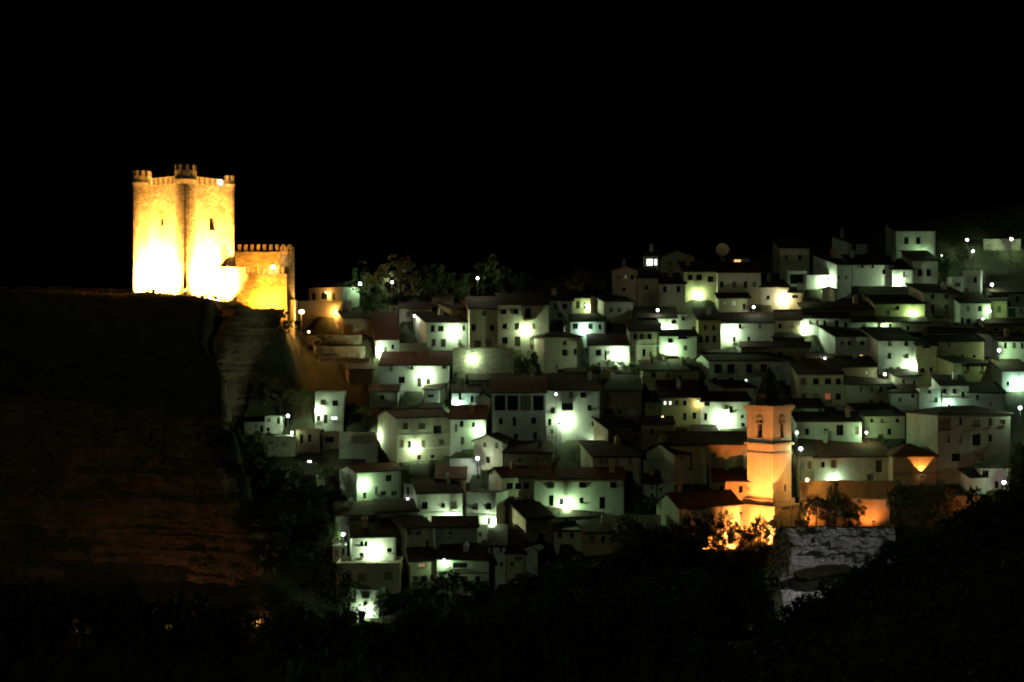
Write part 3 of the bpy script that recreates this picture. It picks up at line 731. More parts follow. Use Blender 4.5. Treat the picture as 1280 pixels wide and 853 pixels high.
# --- upper right quarter
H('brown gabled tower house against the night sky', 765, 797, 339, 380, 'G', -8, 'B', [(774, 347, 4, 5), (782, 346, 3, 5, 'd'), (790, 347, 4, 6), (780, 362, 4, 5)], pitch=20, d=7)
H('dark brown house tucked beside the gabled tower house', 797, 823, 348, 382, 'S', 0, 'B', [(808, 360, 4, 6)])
H('dim grey house with two windows under the skyline', 822, 857, 355, 378, 'S', 0, 'C', [(831, 362, 5, 8), (848, 362, 5, 8)])
H('yellow house with three upper windows lit from below', 855, 897, 340, 374, 'S', 0, 'Y', [(863, 347, 6, 7), (874, 347, 7, 7), (888, 349, 7, 7)])
H('long cream house with four evenly spaced windows', 897, 951, 341, 380, 'S', 0, 'C', [(902, 356, 4, 8), (918, 356, 5, 8), (932, 356, 4, 8), (943, 356, 4, 7)])
H('pale gabled house on the skyline', 822, 868, 322, 342, 'G', 0, 'C', [(838, 330, 4, 5), (852, 330, 4, 5)], pitch=22)
H('white-lit end house on the skyline', 804, 823, 320, 345, 'S', -12, 'W', [(812, 328, 8, 9, 'w'), (819.5, 328, 4, 8, 'w')], d=5)
H('house with one window glowing orange on the skyline', 906, 937, 322, 344, 'S', 0, 'C', [(922, 328, 9, 7, 'o')], d=6)
H('dim house with two faintly lit panes under the long cream house', 898, 937, 373, 396, 'S', 0, 'Y', [(906, 379, 3, 5, 'd'), (918, 379, 6, 7, 'd'), (930, 384, 4, 8)])
H('white house with glaring corner under a black eave', 950, 986, 359, 380, 'S', 0, 'W', [(960, 372, 4, 5)], pitch=12)
H('low cream house beside the glaring corner', 986, 1003, 366, 381, 'S', 0, 'C', [(994, 371, 8, 4)], d=4)
H('dark unlit house with two windows on the upper skyline', 975, 1012, 310, 342, 'S', 0, 'C', [(983, 322, 5, 6), (1000, 322, 5, 6)])
H('white house with a sharp lit edge and small round-lit window', 1046, 1064, 331, 372, 'S', 22, 'W', [(1049, 347, 3, 5), (1058, 347, 3, 5)], extra=[('band', 1046, 1064, 352, 'W')])
H('small white house at the very top with one dark window', 1060, 1084, 302, 322, 'S', 32, 'W', [(1068, 309, 8, 7)], d=5)
H('white framed roof terrace', 984, 1008, 339, 361, 'T', 0, 'W', [(996, 349, 17, 12)], d=4)
H('low white wall house with lamp at its end', 1008, 1040, 344, 362, 'T', 0, 'W', [(1036, 350, 3, 6)], d=4)
H('long dim green house behind the lamp', 1065, 1118, 331, 358, 'S', 0, 'W', [(1078, 333, 3, 4), (1091, 333, 3, 4), (1105, 340, 4, 6)])
H('dim white house with two tall windows near the hilltop', 1120, 1169, 289, 320, 'S', 0, 'W', [(1133, 301, 5, 9), (1148, 301, 5, 9)])
H('white house with two square windows beside a bright lamp', 1141, 1172, 326, 360, 'S', 0, 'W', [(1150, 341, 6, 9), (1161, 341, 6, 9)])
H('bright white house end with one slit window', 1115, 1141, 337, 362, 'S', 0, 'W', [(1130, 343, 3, 7), (1137, 358, 4, 6)])
H('cream house with two tall windows on each floor', 1155, 1200, 366, 402, 'S', 15, 'C', [(1166, 371, 5, 6), (1183, 371, 5, 6), (1166, 387, 5, 12), (1183, 387, 5, 12)], extra=[('balcony', 1162, 1188, 394)])
H('modern flat-roofed white house with a glowing terrace', 1204, 1226, 338, 376, 'T', -28, 'W', [(1219, 350, 4, 7)], d=6)
H('white house with two rows of windows and twin lamps', 1200, 1238, 379, 412, 'S', 0, 'W', [(1210, 386, 4, 6), (1225, 386, 5, 7), (1203, 403, 4, 11), (1211, 402, 6, 7), (1224, 402, 5, 7)])
H('yellowish narrow house behind the twin lamps', 1238, 1259, 376, 402, 'S', -16, 'Y', [(1249, 387, 4, 8)])
H('grey garage with dark green double door', 1258, 1284, 384, 402, 'T', 0, 'G', [(1265, 391, 10, 11, 'door'), (1277, 389, 4, 6)], d=5)
H('low yellow house with a lamp on a plain wall', 1094, 1156, 380, 404, 'S', 0, 'Y', [(1122, 385, 5, 5), (1110, 391, 4, 6)])
H('row of white cottages with dark windows beside a lamp', 1001, 1064, 398, 418, 'S', 0, 'W', [(1013, 403, 4, 6), (1022, 404, 4, 7), (1031, 405, 4, 8), (1046, 405, 5, 9), (1057, 406, 4, 6)])
H('low cream cottage at the end of the white row', 1064, 1101, 403, 419, 'S', 0, 'W', [(1080, 408, 4, 5)])
H('low cream house with bright porch by the steps', 1101, 1160, 403, 421, 'S', 0, 'C', [(1113, 408, 4, 6), (1135, 411, 4, 6)])
H('white house with four square windows and a huge lamp flare', 1098, 1146, 426, 470, 'S', 8, 'W', [(1112, 430, 5, 6), (1133, 430, 5, 6), (1112, 445, 5, 7), (1134, 445, 4, 6), (1114, 462, 5, 6), (1123, 463, 5, 8)])
H('narrow yellow house right beside the huge lamp flare', 1146, 1171, 432, 470, 'S', 0, 'Y', [(1158, 434, 9, 3), (1153, 463, 5, 5), (1164, 462, 4, 5)])
H('brown unlit house with a single window beside a white downpipe', 1171, 1230, 427, 454, 'S', 0, 'B', [(1186, 431, 4, 5), (1203, 446, 4, 4), (1218, 446, 4, 4)])
H('yellowish house with a long slanting gable wall', 1192, 1256, 454, 486, 'F', 34, 'Y', [(1210, 460, 5, 6), (1228, 461, 5, 6), (1244, 462, 11, 12)], d=7.5)
H('white row house with three windows above a bright lane lamp', 1248, 1286, 427, 452, 'S', 0, 'W', [(1257, 432, 4, 7), (1268, 432, 5, 7), (1278, 432, 4, 7)])
H('low white house with green-lit wall at the lane end', 1253, 1288, 464, 488, 'S', 0, 'W', [(1260, 480, 3, 5)])
H('white house with one warm lit window under a brown eave', 1044, 1091, 421, 452, 'S', 14, 'W', [(1053, 429, 5, 4), (1062, 429, 5, 5), (1078, 429, 6, 5), (1077, 446, 4.5, 5, 'o')])
H('cream house with eight windows, one glowing red', 998, 1054, 468, 508, 'S', 0, 'C', [(1004, 477, 6.5, 8), (1020, 477, 7.5, 8), (1035, 477, 8, 8), (1048, 477, 7, 8), (1005, 496, 6.5, 8), (1020, 496, 7.5, 8), (1035, 496, 7.5, 9, 'r'), (1048, 496, 7, 8)])
H('olive house with three arched windows and lamp at its corner', 1058, 1115, 481, 514, 'S', 16, 'C', [(1076, 487, 4, 7), (1090, 487, 4, 7), (1101, 487, 5, 7), (1090, 502, 4, 6), (1102, 503, 5, 5)])
H('white house with a dark doorway next to the belfry roof', 996, 1030, 510, 534, 'S', 0, 'W', [(1003, 515, 4, 5), (1026, 518, 7, 14)])
H('broad white house with a large dark window beside the belfry', 996, 1077, 527, 562, 'S', 0, 'W', [(1009, 540, 5, 8), (1032, 540, 5, 8), (1050, 538, 9, 13), (1071, 538, 5, 10), (1012, 556, 5, 8), (1032, 555, 5, 6)], extra=[('band', 998, 1050, 547, 'W')])
H('olive cottage with three small windows above the long church house', 1081, 1131, 520, 549, 'S', 14, 'C', [(1090, 526, 5, 5), (1103, 526, 5, 5), (1122, 526, 5, 5), (1112, 540, 6, 8)])
H('white cottage with one tiny window at a lane corner', 1114, 1149, 491, 513, 'S', 0, 'W', [(1141, 495, 4, 5), (1125, 500, 4, 5)])
H('white flat-roofed cottage with one tiny window high up', 1149, 1178, 486, 516, 'T', 0, 'W', [(1162, 490, 4, 4), (1170, 500, 4, 6)])
H('cream house above a glowing porch', 1176, 1211, 482, 516, 'S', 0, 'W', [(1181, 489, 5, 6), (1193, 489, 5, 6), (1186, 505, 4, 6), (1204, 494, 4, 8)], extra=[('band', 1176, 1211, 497, 'B')])
H('dim white house with slanted shadow beside the glowing porch', 1211, 1256, 491, 516, 'S', 0, 'W', [(1222, 497, 5, 6), (1238, 505, 4, 6)])
H('huge olive house with two rows of windows above the rocks', 1172, 1263, 519, 606, 'H', 20, 'G', [(1180, 531, 18, 15), (1201, 527, 4, 9), (1220, 530, 12, 9), (1238, 528, 5, 9), (1253, 528, 8, 6), (1186, 549, 5, 9), (1201, 549, 4, 9), (1221, 550, 12, 14), (1238, 548, 5, 9), (1195, 572, 12, 10), (1225, 572, 12, 10)], d=9, pitch=14)
H('long cream parish house with green lamp beside the church', 1018, 1117, 572, 606, 'S', 12, 'C', [(1029, 581, 5, 7), (1042, 580, 6, 9), (1099, 583, 9, 15), (1088, 597, 9, 8)], pitch=19, d=7.5, red=True)
H('orange-lit end house with a beam fanning up its wall', 1116, 1171, 570, 606, 'H', 0, 'O', [], d=7, pitch=26, red=True, extra=[('band', 1116, 1171, 592, 'B')])
H('narrow ochre house between belfry and parish house', 997, 1018, 569, 606, 'S', 0, 'O', [(1003, 583, 5, 9), (1012, 582, 5, 9)], d=6, extra=[('band', 997, 1018, 574, 'C')])
H('ochre sacristy with two windows at the foot of the belfry', 892, 938, 602, 628, 'S', -6, 'O', [(902, 612, 5, 9), (926, 612, 5, 9)], red=True)
H('gabled greenish house beside the church nave', 843, 872, 568, 606, 'F', 38, 'C', [(852, 573, 4, 5), (862, 590, 5, 8)], d=7, pitch=24)
H('small cool white cube house above the orange-lit hall', 820, 842, 606, 634, 'T', -30, 'W', [(815, 608, 3, 4), (826, 612, 3, 4)], d=4)
H('low white lean-to beside the cool white cube house', 806, 820, 604, 628, 'S', 0, 'W', [(815, 609, 3.5, 4), (815, 619, 3.5, 4)], d=4)
H('black-roofed hall with orange floodlit front among the trees', 849, 927, 635, 692, 'F', 24, 'C', [], d=7.5, pitch=26)
H('small white house beside the big olive house over the dark slope', 1225, 1263, 586, 612, 'T', 0, 'W', [(1232, 592, 8, 8), (1246, 606, 5, 9)], d=5)
H('low white lean-to against the small white slope house', 1213, 1232, 597, 618, 'S', 12, 'W', [(1221, 611, 3, 5)], d=4)
H('barely lit stone hut deep in the valley trees', 912, 958, 800, 826, 'S', 14, 'O', [(930, 812, 8, 10)], d=6)
# --- dark roofs filling the middle of the slope
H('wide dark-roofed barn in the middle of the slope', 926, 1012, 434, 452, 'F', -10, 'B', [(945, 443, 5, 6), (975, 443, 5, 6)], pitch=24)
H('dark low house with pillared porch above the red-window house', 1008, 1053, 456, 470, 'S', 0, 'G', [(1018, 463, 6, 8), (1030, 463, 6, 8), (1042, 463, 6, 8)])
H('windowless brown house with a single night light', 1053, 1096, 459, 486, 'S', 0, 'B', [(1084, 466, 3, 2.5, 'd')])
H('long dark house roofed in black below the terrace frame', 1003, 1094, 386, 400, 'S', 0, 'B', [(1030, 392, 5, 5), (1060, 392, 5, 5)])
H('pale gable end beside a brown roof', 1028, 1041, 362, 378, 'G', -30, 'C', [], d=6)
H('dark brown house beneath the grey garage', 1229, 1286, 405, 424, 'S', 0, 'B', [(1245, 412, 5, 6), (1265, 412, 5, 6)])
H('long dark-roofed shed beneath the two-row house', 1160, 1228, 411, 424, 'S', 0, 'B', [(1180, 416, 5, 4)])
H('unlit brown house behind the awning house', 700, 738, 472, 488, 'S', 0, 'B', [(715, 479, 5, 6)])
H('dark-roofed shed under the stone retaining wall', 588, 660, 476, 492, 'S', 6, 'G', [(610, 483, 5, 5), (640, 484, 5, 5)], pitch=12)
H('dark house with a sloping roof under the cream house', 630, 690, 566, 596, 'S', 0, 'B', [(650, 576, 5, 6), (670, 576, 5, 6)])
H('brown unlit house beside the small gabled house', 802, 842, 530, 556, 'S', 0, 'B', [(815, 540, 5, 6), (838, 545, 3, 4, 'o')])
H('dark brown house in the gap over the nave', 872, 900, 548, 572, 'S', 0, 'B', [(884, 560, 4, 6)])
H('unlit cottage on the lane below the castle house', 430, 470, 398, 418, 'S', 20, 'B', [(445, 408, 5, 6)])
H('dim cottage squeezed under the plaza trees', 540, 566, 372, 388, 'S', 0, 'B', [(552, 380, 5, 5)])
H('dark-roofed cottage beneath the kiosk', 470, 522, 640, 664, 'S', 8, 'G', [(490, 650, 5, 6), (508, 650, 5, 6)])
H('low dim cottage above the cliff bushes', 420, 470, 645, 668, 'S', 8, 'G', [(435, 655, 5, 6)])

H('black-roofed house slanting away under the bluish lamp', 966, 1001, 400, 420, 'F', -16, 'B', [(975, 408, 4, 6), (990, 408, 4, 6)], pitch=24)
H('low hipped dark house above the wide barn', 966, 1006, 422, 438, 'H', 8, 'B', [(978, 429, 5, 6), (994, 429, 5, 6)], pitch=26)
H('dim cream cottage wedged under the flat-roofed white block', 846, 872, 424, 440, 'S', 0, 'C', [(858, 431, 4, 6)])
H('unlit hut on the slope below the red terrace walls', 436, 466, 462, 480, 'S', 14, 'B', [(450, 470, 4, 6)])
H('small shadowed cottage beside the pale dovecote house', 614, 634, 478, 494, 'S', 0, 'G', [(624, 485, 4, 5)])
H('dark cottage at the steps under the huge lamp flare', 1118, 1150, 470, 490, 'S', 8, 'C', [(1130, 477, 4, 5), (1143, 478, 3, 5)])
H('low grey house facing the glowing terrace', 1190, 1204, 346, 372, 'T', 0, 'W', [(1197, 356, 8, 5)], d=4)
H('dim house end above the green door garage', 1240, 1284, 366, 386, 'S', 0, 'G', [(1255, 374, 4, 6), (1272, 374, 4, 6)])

# retaining walls
RW('orange-lit wall under the flat-roofed castle house', 374, 428, 377, 397, 'C')
RW('red-lit terrace wall, upper of three below the castle house', 384, 452, 420, 431)
RW('red-lit terrace wall, middle of three below the castle house', 392, 456, 434, 444)
RW('red-lit terrace wall, lowest of three below the castle house', 400, 462, 448, 458)
RW('green-lit lane wall beside the small two-level house', 499, 534, 430, 446, 'G')
RW('rubble wall lit by one lamp below the three-storey block', 566, 642, 436, 468, 'S')
RW('white parapet wall below the olive hip-roofed house', 705, 734, 461, 474, 'C')
RW('bright cool-lit garden wall under the small striped house', 524, 556, 504, 519, 'W')
RW('mossy lit garden wall below the lamp posts', 316, 370, 546, 570, 'S')
RW('pale garden wall leading to the large cream house', 424, 470, 541, 560, 'C')
RW('dark hedge wall below the pale garden wall', 424, 472, 556, 574, 'G')
RW('small ruined wall glaring under a lamp at the cliff', 373, 395, 579, 612, 'W')
RW('low lane wall with a lamp at its end', 562, 600, 574, 586, 'W')
RW('lit lane wall under the wide dark barn', 1008, 1056, 443, 454, 'Y')
RW('bright lane wall glimpsed between black roofs', 1150, 1250, 418, 434, 'W')
RW('lit road wall at the top of the hill', 1230, 1276, 300, 313, 'S')
RW('dim wall along the upper green lane', 1086, 1136, 359, 376, 'G')
RW('ochre churchyard wall above the orange terrace', 1000, 1118, 602, 628, 'O')
RW('orange terrace wall at the foot of the churchyard', 1000, 1112, 625, 655, 'O', D=238.5)
RW('dim yellow terrace wall below the long white house', 752, 826, 645, 668, 'C')
RW('rubble terrace below the dim yellow wall', 766, 830, 662, 685, 'S')
RW('orange-lit fence wall beyond the black trees', 1186, 1232, 621, 638, 'O')
RW('grey lane wall under the church nave', 800, 850, 575, 592, 'G')
RW('faint wall in the middle of the dark gardens', 600, 680, 588, 600, 'G')
RW('cream wall beneath the lamp of the low yellow house', 1140, 1180, 404, 420, 'C')

# lamps
LP(450, 355, 'g', 0.9, 'plaza globe lamp next to the castle house', 291.0)
LW(411, 365, 'o', 0.35)  # added wall lamp to brighten the castle house front
LP(490, 353, 'v', 0.8, 'plaza globe lamp lighting the big trees', 287.5)
LP(597, 348, 'v', 0.8, 'lone globe lamp inside a tree on the upper lane', 286.5)
LP(518, 395, 'v', 0.25, 'small globe lamp before the orange-lit side wall')
LP(377, 390, 'o', 12.0, 'glaring orange lamp at the foot of the castle curtain wall', 274.0)
LW(421, 387, 'o', 1.3)
LP(386, 415, 'o', 0.08, 'tiny orange lamp on the castle path')
LW(471, 434, 'w', 1.0, None, 'small two-level')
LW(567, 412, 'w', 1.2)
LW(657, 409, 'w', 1.1)
LW(591, 445, 'w', 1.0)
LW(735, 381, 'w', 0.45)
LW(731, 408, 'c', 0.5)
LW(531, 466, 'w', 1.2)
LW(571, 503, 'c', 0.8, None, 'narrow white house')
LW(600, 533, 'g', 0.8, None, 'white house with brown roof')
LW(518, 556, 'w', 1.1)
LW(474, 541, 'w', 0.9, 'white lamp on the lit side wall of the large cream house', 'large cream')
LW(706, 522, 'w', 1.5)
LP(695, 493, 'v', 0.06, 'small violet-white lamp hanging before the awning house', 251.0)
LW(747, 556, 'w', 0.55, 'white lamp on the gable of the dark-roofed house', 'dark-roofed house with a lamp')
LW(773, 440, 'w', 1.5)
LW(838, 434, 'g', 1.3)
LW(833, 410, 'w', 1.3)
LW(912, 412, 'w', 1.5)
LW(872, 366, 'w', 0.9)
LP(822, 388, 'v', 0.3, 'bluish globe lamp over the long white house')
LP(942, 384, 'v', 0.4, 'bluish globe lamp above the broad slit-window house')
LW(981, 370, 'y', 1.0)
LW(1031, 349, 'w', 0.9)
LW(1121, 349, 'w', 0.9)
LP(1209, 300, 'w', 0.6, 'post lamp by a white pillar at the hilltop road')
LP(1216, 314, 'w', 0.5, 'post lamp just below the hilltop road')
LP(1264, 299, 'w', 1.0, 'post lamp over the lit road wall')
LW(1222, 370, 'g', 1.3)
LP(1240, 356, 'w', 0.5, 'post lamp beside the modern flat-roofed house')
LP(1237, 389, 'g', 0.35, 'upper of the twin lamps by the two-row house')
LW(1227, 398, 'g', 0.6)
LW(1141, 389, 'g', 0.9)
LW(1106, 406, 'g', 0.8)
LW(1004, 408, 'w', 0.9)
LP(1249, 438, 'g', 1.0, 'bright lamp on the stepped lane by the white row house')
LW(1141, 455, 'w', 1.6)
LP(1106, 468, 'w', 0.7, 'round lamp below the four-window house')
LW(1273, 478, 'c', 1.2)
LW(1075, 507, 'w', 0.7)
LW(1030, 447, 'g', 0.9)
LW(1190, 422, 'w', 0.9)
LW(1183, 503, 'c', 0.5)
LW(904, 521, 'w', 1.5)
LW(826, 520, 'y', 0.9)
LW(872, 501, 'y', 0.12)
LW(808, 490, 'y', 0.7)
LP(996, 541, 'g', 1.0, 'bright lamp half hidden by the belfry stage of the tower', 247.0)
LP(1001, 561, 'w', 0.5, 'round lamp beside the middle cornice of the belfry', 244.5)
LP(1083, 541, 'g', 0.6, 'green lamp among plants beside the broad white house')
LP(1009, 600, 'o', 1.0, 'glaring orange lamp at the foot of the church tower', 241.5)
LW(1042, 596, 'c', 0.7)
LP(360, 520, 'w', 0.3, 'upper lamp post by the tiny grey house')
LP(365, 541, 'w', 0.6, 'lower lamp post over the mossy garden wall')
LW(396, 511, 'w', 0.8)
LP(387, 578, 'w', 0.6, 'lamp over the small ruined wall')
LW(454, 602, 'g', 0.7)
LW(564, 646, 'w', 1.3)
LW(617, 650, 'w', 1.3)
LP(597, 573, 'v', 0.5, 'lamp at the end of the low lane wall')
LW(708, 629, 'g', 2.0)
LP(429, 668, 'w', 0.6, 'lamp among bushes beside the twin-window house')
LW(467, 684, 'w', 1.1)
LW(457, 761, 'w', 0.7)
LW(510, 622, 'c', 0.35)
LW(1152, 316, 'g', 0.35)
LP(1275, 510, 'w', 0.9, 'lamp at the end of the dim lane by the black tree', 253.0)
LP(1255, 603, 'w', 0.2, 'weak lamp by the small house over the dark slope')
LW(556, 698, 'g', 0.3)
LP(1177, 320, 'g', 0.4, 'lamp at the corner of the two-square-window house')

# ================================================================ the ground
place_houses()

def axis(spans):
    out = []
    for a, b, st in spans: out += list(np.arange(a, b, st))
    out.append(spans[-1][1]); return np.array(out)
gx = axis([(-2500, -300, 200), (-300, -120, 12), (-120, -92, 4), (-92, 128, 1.0), (128, 200, 6), (200, 300, 20), (300, 2500, 200)])
gy = axis([(-400, -20, 40), (-20, 100, 2.0), (100, 190, 6), (190, 332, 1.0), (332, 400, 8), (400, 700, 50), (700, 3500, 400)])
GX, GY = np.meshgrid(gx, gy)
GZ = ground(GX, GY)
# the houses are cut into the slope
for h in HOUSES:
    dx = GX - h['X']; dy = GY - h['Y']
    u = dx * h['c'] + dy * h['s']; v = -dx * h['s'] + dy * h['c']
    ins = (u > -0.7) & (u < h['w'] + 0.7) & (v > -1.6) & (v < h['dep'] + 0.7)
    GZ = np.where(ins, np.minimum(GZ, h['zb'] + 0.02 - 0.1 * (v < 0)), GZ)
    lane = (u > -0.7) & (u < h['w'] + 0.7) & (v > -2.6) & (v <= -0.2)
    GZ = np.where(lane, np.minimum(GZ, h['zb'] - 0.05), GZ)
for a in WALLS:
    D = a[6] or hit((a[1] + a[2]) / 2, a[4]) or 300
    A = P(a[1], a[4], D); B = P(a[2], a[4], D)
    ins = (GX > A.x - 0.5) & (GX < B.x + 0.5) & (GY > D - 3.5) & (GY < D + 0.4)
    GZ = np.where(ins, np.minimum(GZ, A.z + 0.05), GZ)
    zt = CZ + (HY - a[3]) * K * D
    ins = (GX > A.x - 0.5) & (GX < B.x + 0.5) & (GY > D + 0.4) & (GY < D + 2.5)
    GZ = np.where(ins, np.minimum(GZ, zt - 0.1), GZ)
# the church tower stands on its own terrace
ins = (np.abs(GX - 44) < 6.5) & (GY > 236.5) & (GY < 249)
GZ = np.where(ins, np.minimum(GZ, 35.0), GZ)
ins = (GX > 43.5) & (GX < 63) & (GY > 212) & (GY < 236.3)
GZ = np.where(ins, np.minimum(GZ, 15.5), GZ)
ins = (GX > 44) & (GX < 71) & (GY > 236.3) & (GY < 238.9)
GZ = np.where(ins, 38.15, GZ)
ny, nx = GX.shape
verts = np.stack([GX.ravel(), GY.ravel(), GZ.ravel()], 1)
idx = np.arange(ny * nx).reshape(ny, nx)
faces = np.stack([idx[:-1, :-1].ravel(), idx[:-1, 1:].ravel(), idx[1:, 1:].ravel(), idx[1:, :-1].ravel()], 1)
me = bpy.data.meshes.new('hillside')
me.vertices.add(len(verts)); me.vertices.foreach_set('co', verts.ravel())
me.loops.add(faces.size); me.loops.foreach_set('vertex_index', faces.ravel().astype(np.int32))
me.polygons.add(len(faces)); me.polygons.foreach_set('loop_start', np.arange(0, faces.size, 4, dtype=np.int32))
me.polygons.foreach_set('use_smooth', np.ones(len(faces), bool))
me.update(calc_edges=True)
me.materials.append(M_EARTH)
tag(link('hillside', me), None, None, kind='structure')

def gz(x, y):
    """height of the finished ground"""
    i = int(np.clip(np.searchsorted(gx, x) - 1, 0, nx - 2)); j = int(np.clip(np.searchsorted(gy, y) - 1, 0, ny - 2))
    fx = (x - gx[i]) / (gx[i + 1] - gx[i]); fy = (y - gy[j]) / (gy[j + 1] - gy[j])
    return float((GZ[j, i] * (1 - fx) + GZ[j, i + 1] * fx) * (1 - fy) + (GZ[j + 1, i] * (1 - fx) + GZ[j + 1, i + 1] * fx) * fy)

# river at the foot of the slope
MB().quad((-2500, 128, 2.9), (2500, 128, 2.9), (2500, 187, 2.9), (-2500, 187, 2.9)).build('river', M_WATER)
bpy.data.objects['river']['kind'] = 'structure'

def cliff(name, m, x0, x1, z0, z1, yfun, nxs, nzs, label=None):
    u = np.linspace(0, 1, nxs); v = np.linspace(0, 1, nzs)
    U, V = np.meshgrid(u, v)
    Z = z0 + (z1 - z0) * V; X = x0 + (np.interp(V, [0, 1], x1) - x0) * U if isinstance(x1, tuple) else x0 + (x1 - x0) * U
    if name == 'gorge_cliff': Z = Z + V * (9 * fbm(X * 0.045, X * 0 + 4, 90) + 3 * fbm(X * 0.25, X * 0 + 8, 92))
    Y = yfun(X, Z, U, V)
    mb = MB(); mb.v = [tuple(p) for p in np.stack([X.ravel(), Y.ravel(), Z.ravel()], 1)]
    ii = np.arange(nxs * nzs).reshape(nzs, nxs)
    mb.f = [tuple(q) for q in np.stack([ii[:-1, :-1].ravel(), ii[:-1, 1:].ravel(), ii[1:, 1:].ravel(), ii[1:, :-1].ravel()], 1).tolist()]
    o = mb.build(name, m, smooth=False); o['kind'] = 'structure'; return o

def strata(X, Z, seed):
    # horizontal limestone beds of uneven thickness: hard beds stand proud, soft ones are hollowed
    w = Z + 1.6 * fbm(X * 0.05, Z * 0 + 7, seed) + 0.05 * X
    lay = vnoise(w * 0.75, X * 0.035, seed + 3)
    lay2 = vnoise(w * 2.1, X * 0.12, seed + 6)
    return -1.7 * np.round(lay * 4) / 4 - 0.7 * lay2 + 4.2 * fbm(X * 0.12, Z * 0.16, seed + 9) + 1.3 * fbm(X * 0.7, Z * 0.9, seed + 12)

cliff('gorge_cliff', M_ROCK, -92, (-29, -46.5), 18, 57.5,
      lambda X, Z, U, V: 230.3 + strata(X, Z, 21) + 5.0 * (1 - sstep(0, 0.22, V)) * -1 + 5 * sstep(0.9, 1.0, U) + 3 * sstep(0.8, 1, V), 210, 130)
def crag(X, Z, U, V):
    # three stepped beds of pale rock with a dark hollow under the top one
    v = V + 0.12 * fbm(X * 0.12, X * 0 + 2, 77) + 0.03 * fbm(X * 0.8, X * 0 + 5, 78)
    y = 235.2 - 4.0 * sstep(0.60, 0.57, v) - 4.5 * sstep(0.34, 0.30, v) - 3.0 * sstep(0.12, 0.06, v)
    y = y + 3.4 * sstep(0.57, 0.61, v) * sstep(0.72, 0.67, v) * sstep(0.12, 0.3, U) * sstep(0.72, 0.6, U)
    def block(a, b, s):
        # broken rock: every block stands at its own depth
        xa = X * a + 0.9 * fbm(X * 0.5, Z * 0.5, s); zb = Z * b + 0.9 * fbm(X * 0.45, Z * 0.6, s + 4)
        row = np.floor(zb); q = np.floor(xa + 0.5 * (row % 2) + 0.3 * vnoise(row * 1.0, row * 0, s))
        return vnoise(q * 1.0, row * 1.0, s + 8)
    y = y + 3.0 * fbm(X * 0.16, Z * 0.2, 41) + 1.5 * (block(0.28, 0.62, 45) - 0.5) + 0.8 * (block(0.8, 1.5, 55) - 0.5) + 0.8 * fbm(X * 1.9, Z * 2.6, 49)
    return y + 9 * sstep(0.06, 0, U) + 9 * sstep(0.94, 1, U)
cliff('church_rock', M_ROCKG, 42.3, 64.5, 15.5, 38.3, crag, 210, 150)
cliff('spur_cliff', M_ROCK, -75, (-48.5, -42.5), 50, 75,
      lambda X, Z, U, V: 237 + 21.5 * V ** 1.15 + strata(X, Z, 61) * 0.9 + 10 * sstep(0.75, 1, U), 100, 90)

# ================================================================ castle
CT = (1.0, 0.47, 0.10)
def merlons(parent, base, p0, e, nrm, L, n, w, h, t, m=M_CASTLE, skip=()):
    me = MB().box(-w / 2, w / 2, -t / 2, t / 2, 0, h).prism([(-w / 2 - 0.03, -t / 2 - 0.03, h), (w / 2 + 0.03, -t / 2 - 0.03, h), (w / 2 + 0.03, t / 2 + 0.03, h), (-w / 2 - 0.03, t / 2 + 0.03, h)], (0, 0, 0.12)).mesh('merlon', m)
    rz = math.atan2(e.y, e.x)
    for i in range(n):
        if i in skip: continue
        q = p0 + e * (L * (i + 0.5) / n)
        link('merlon', me, parent, (q.x, q.y, base), rz)

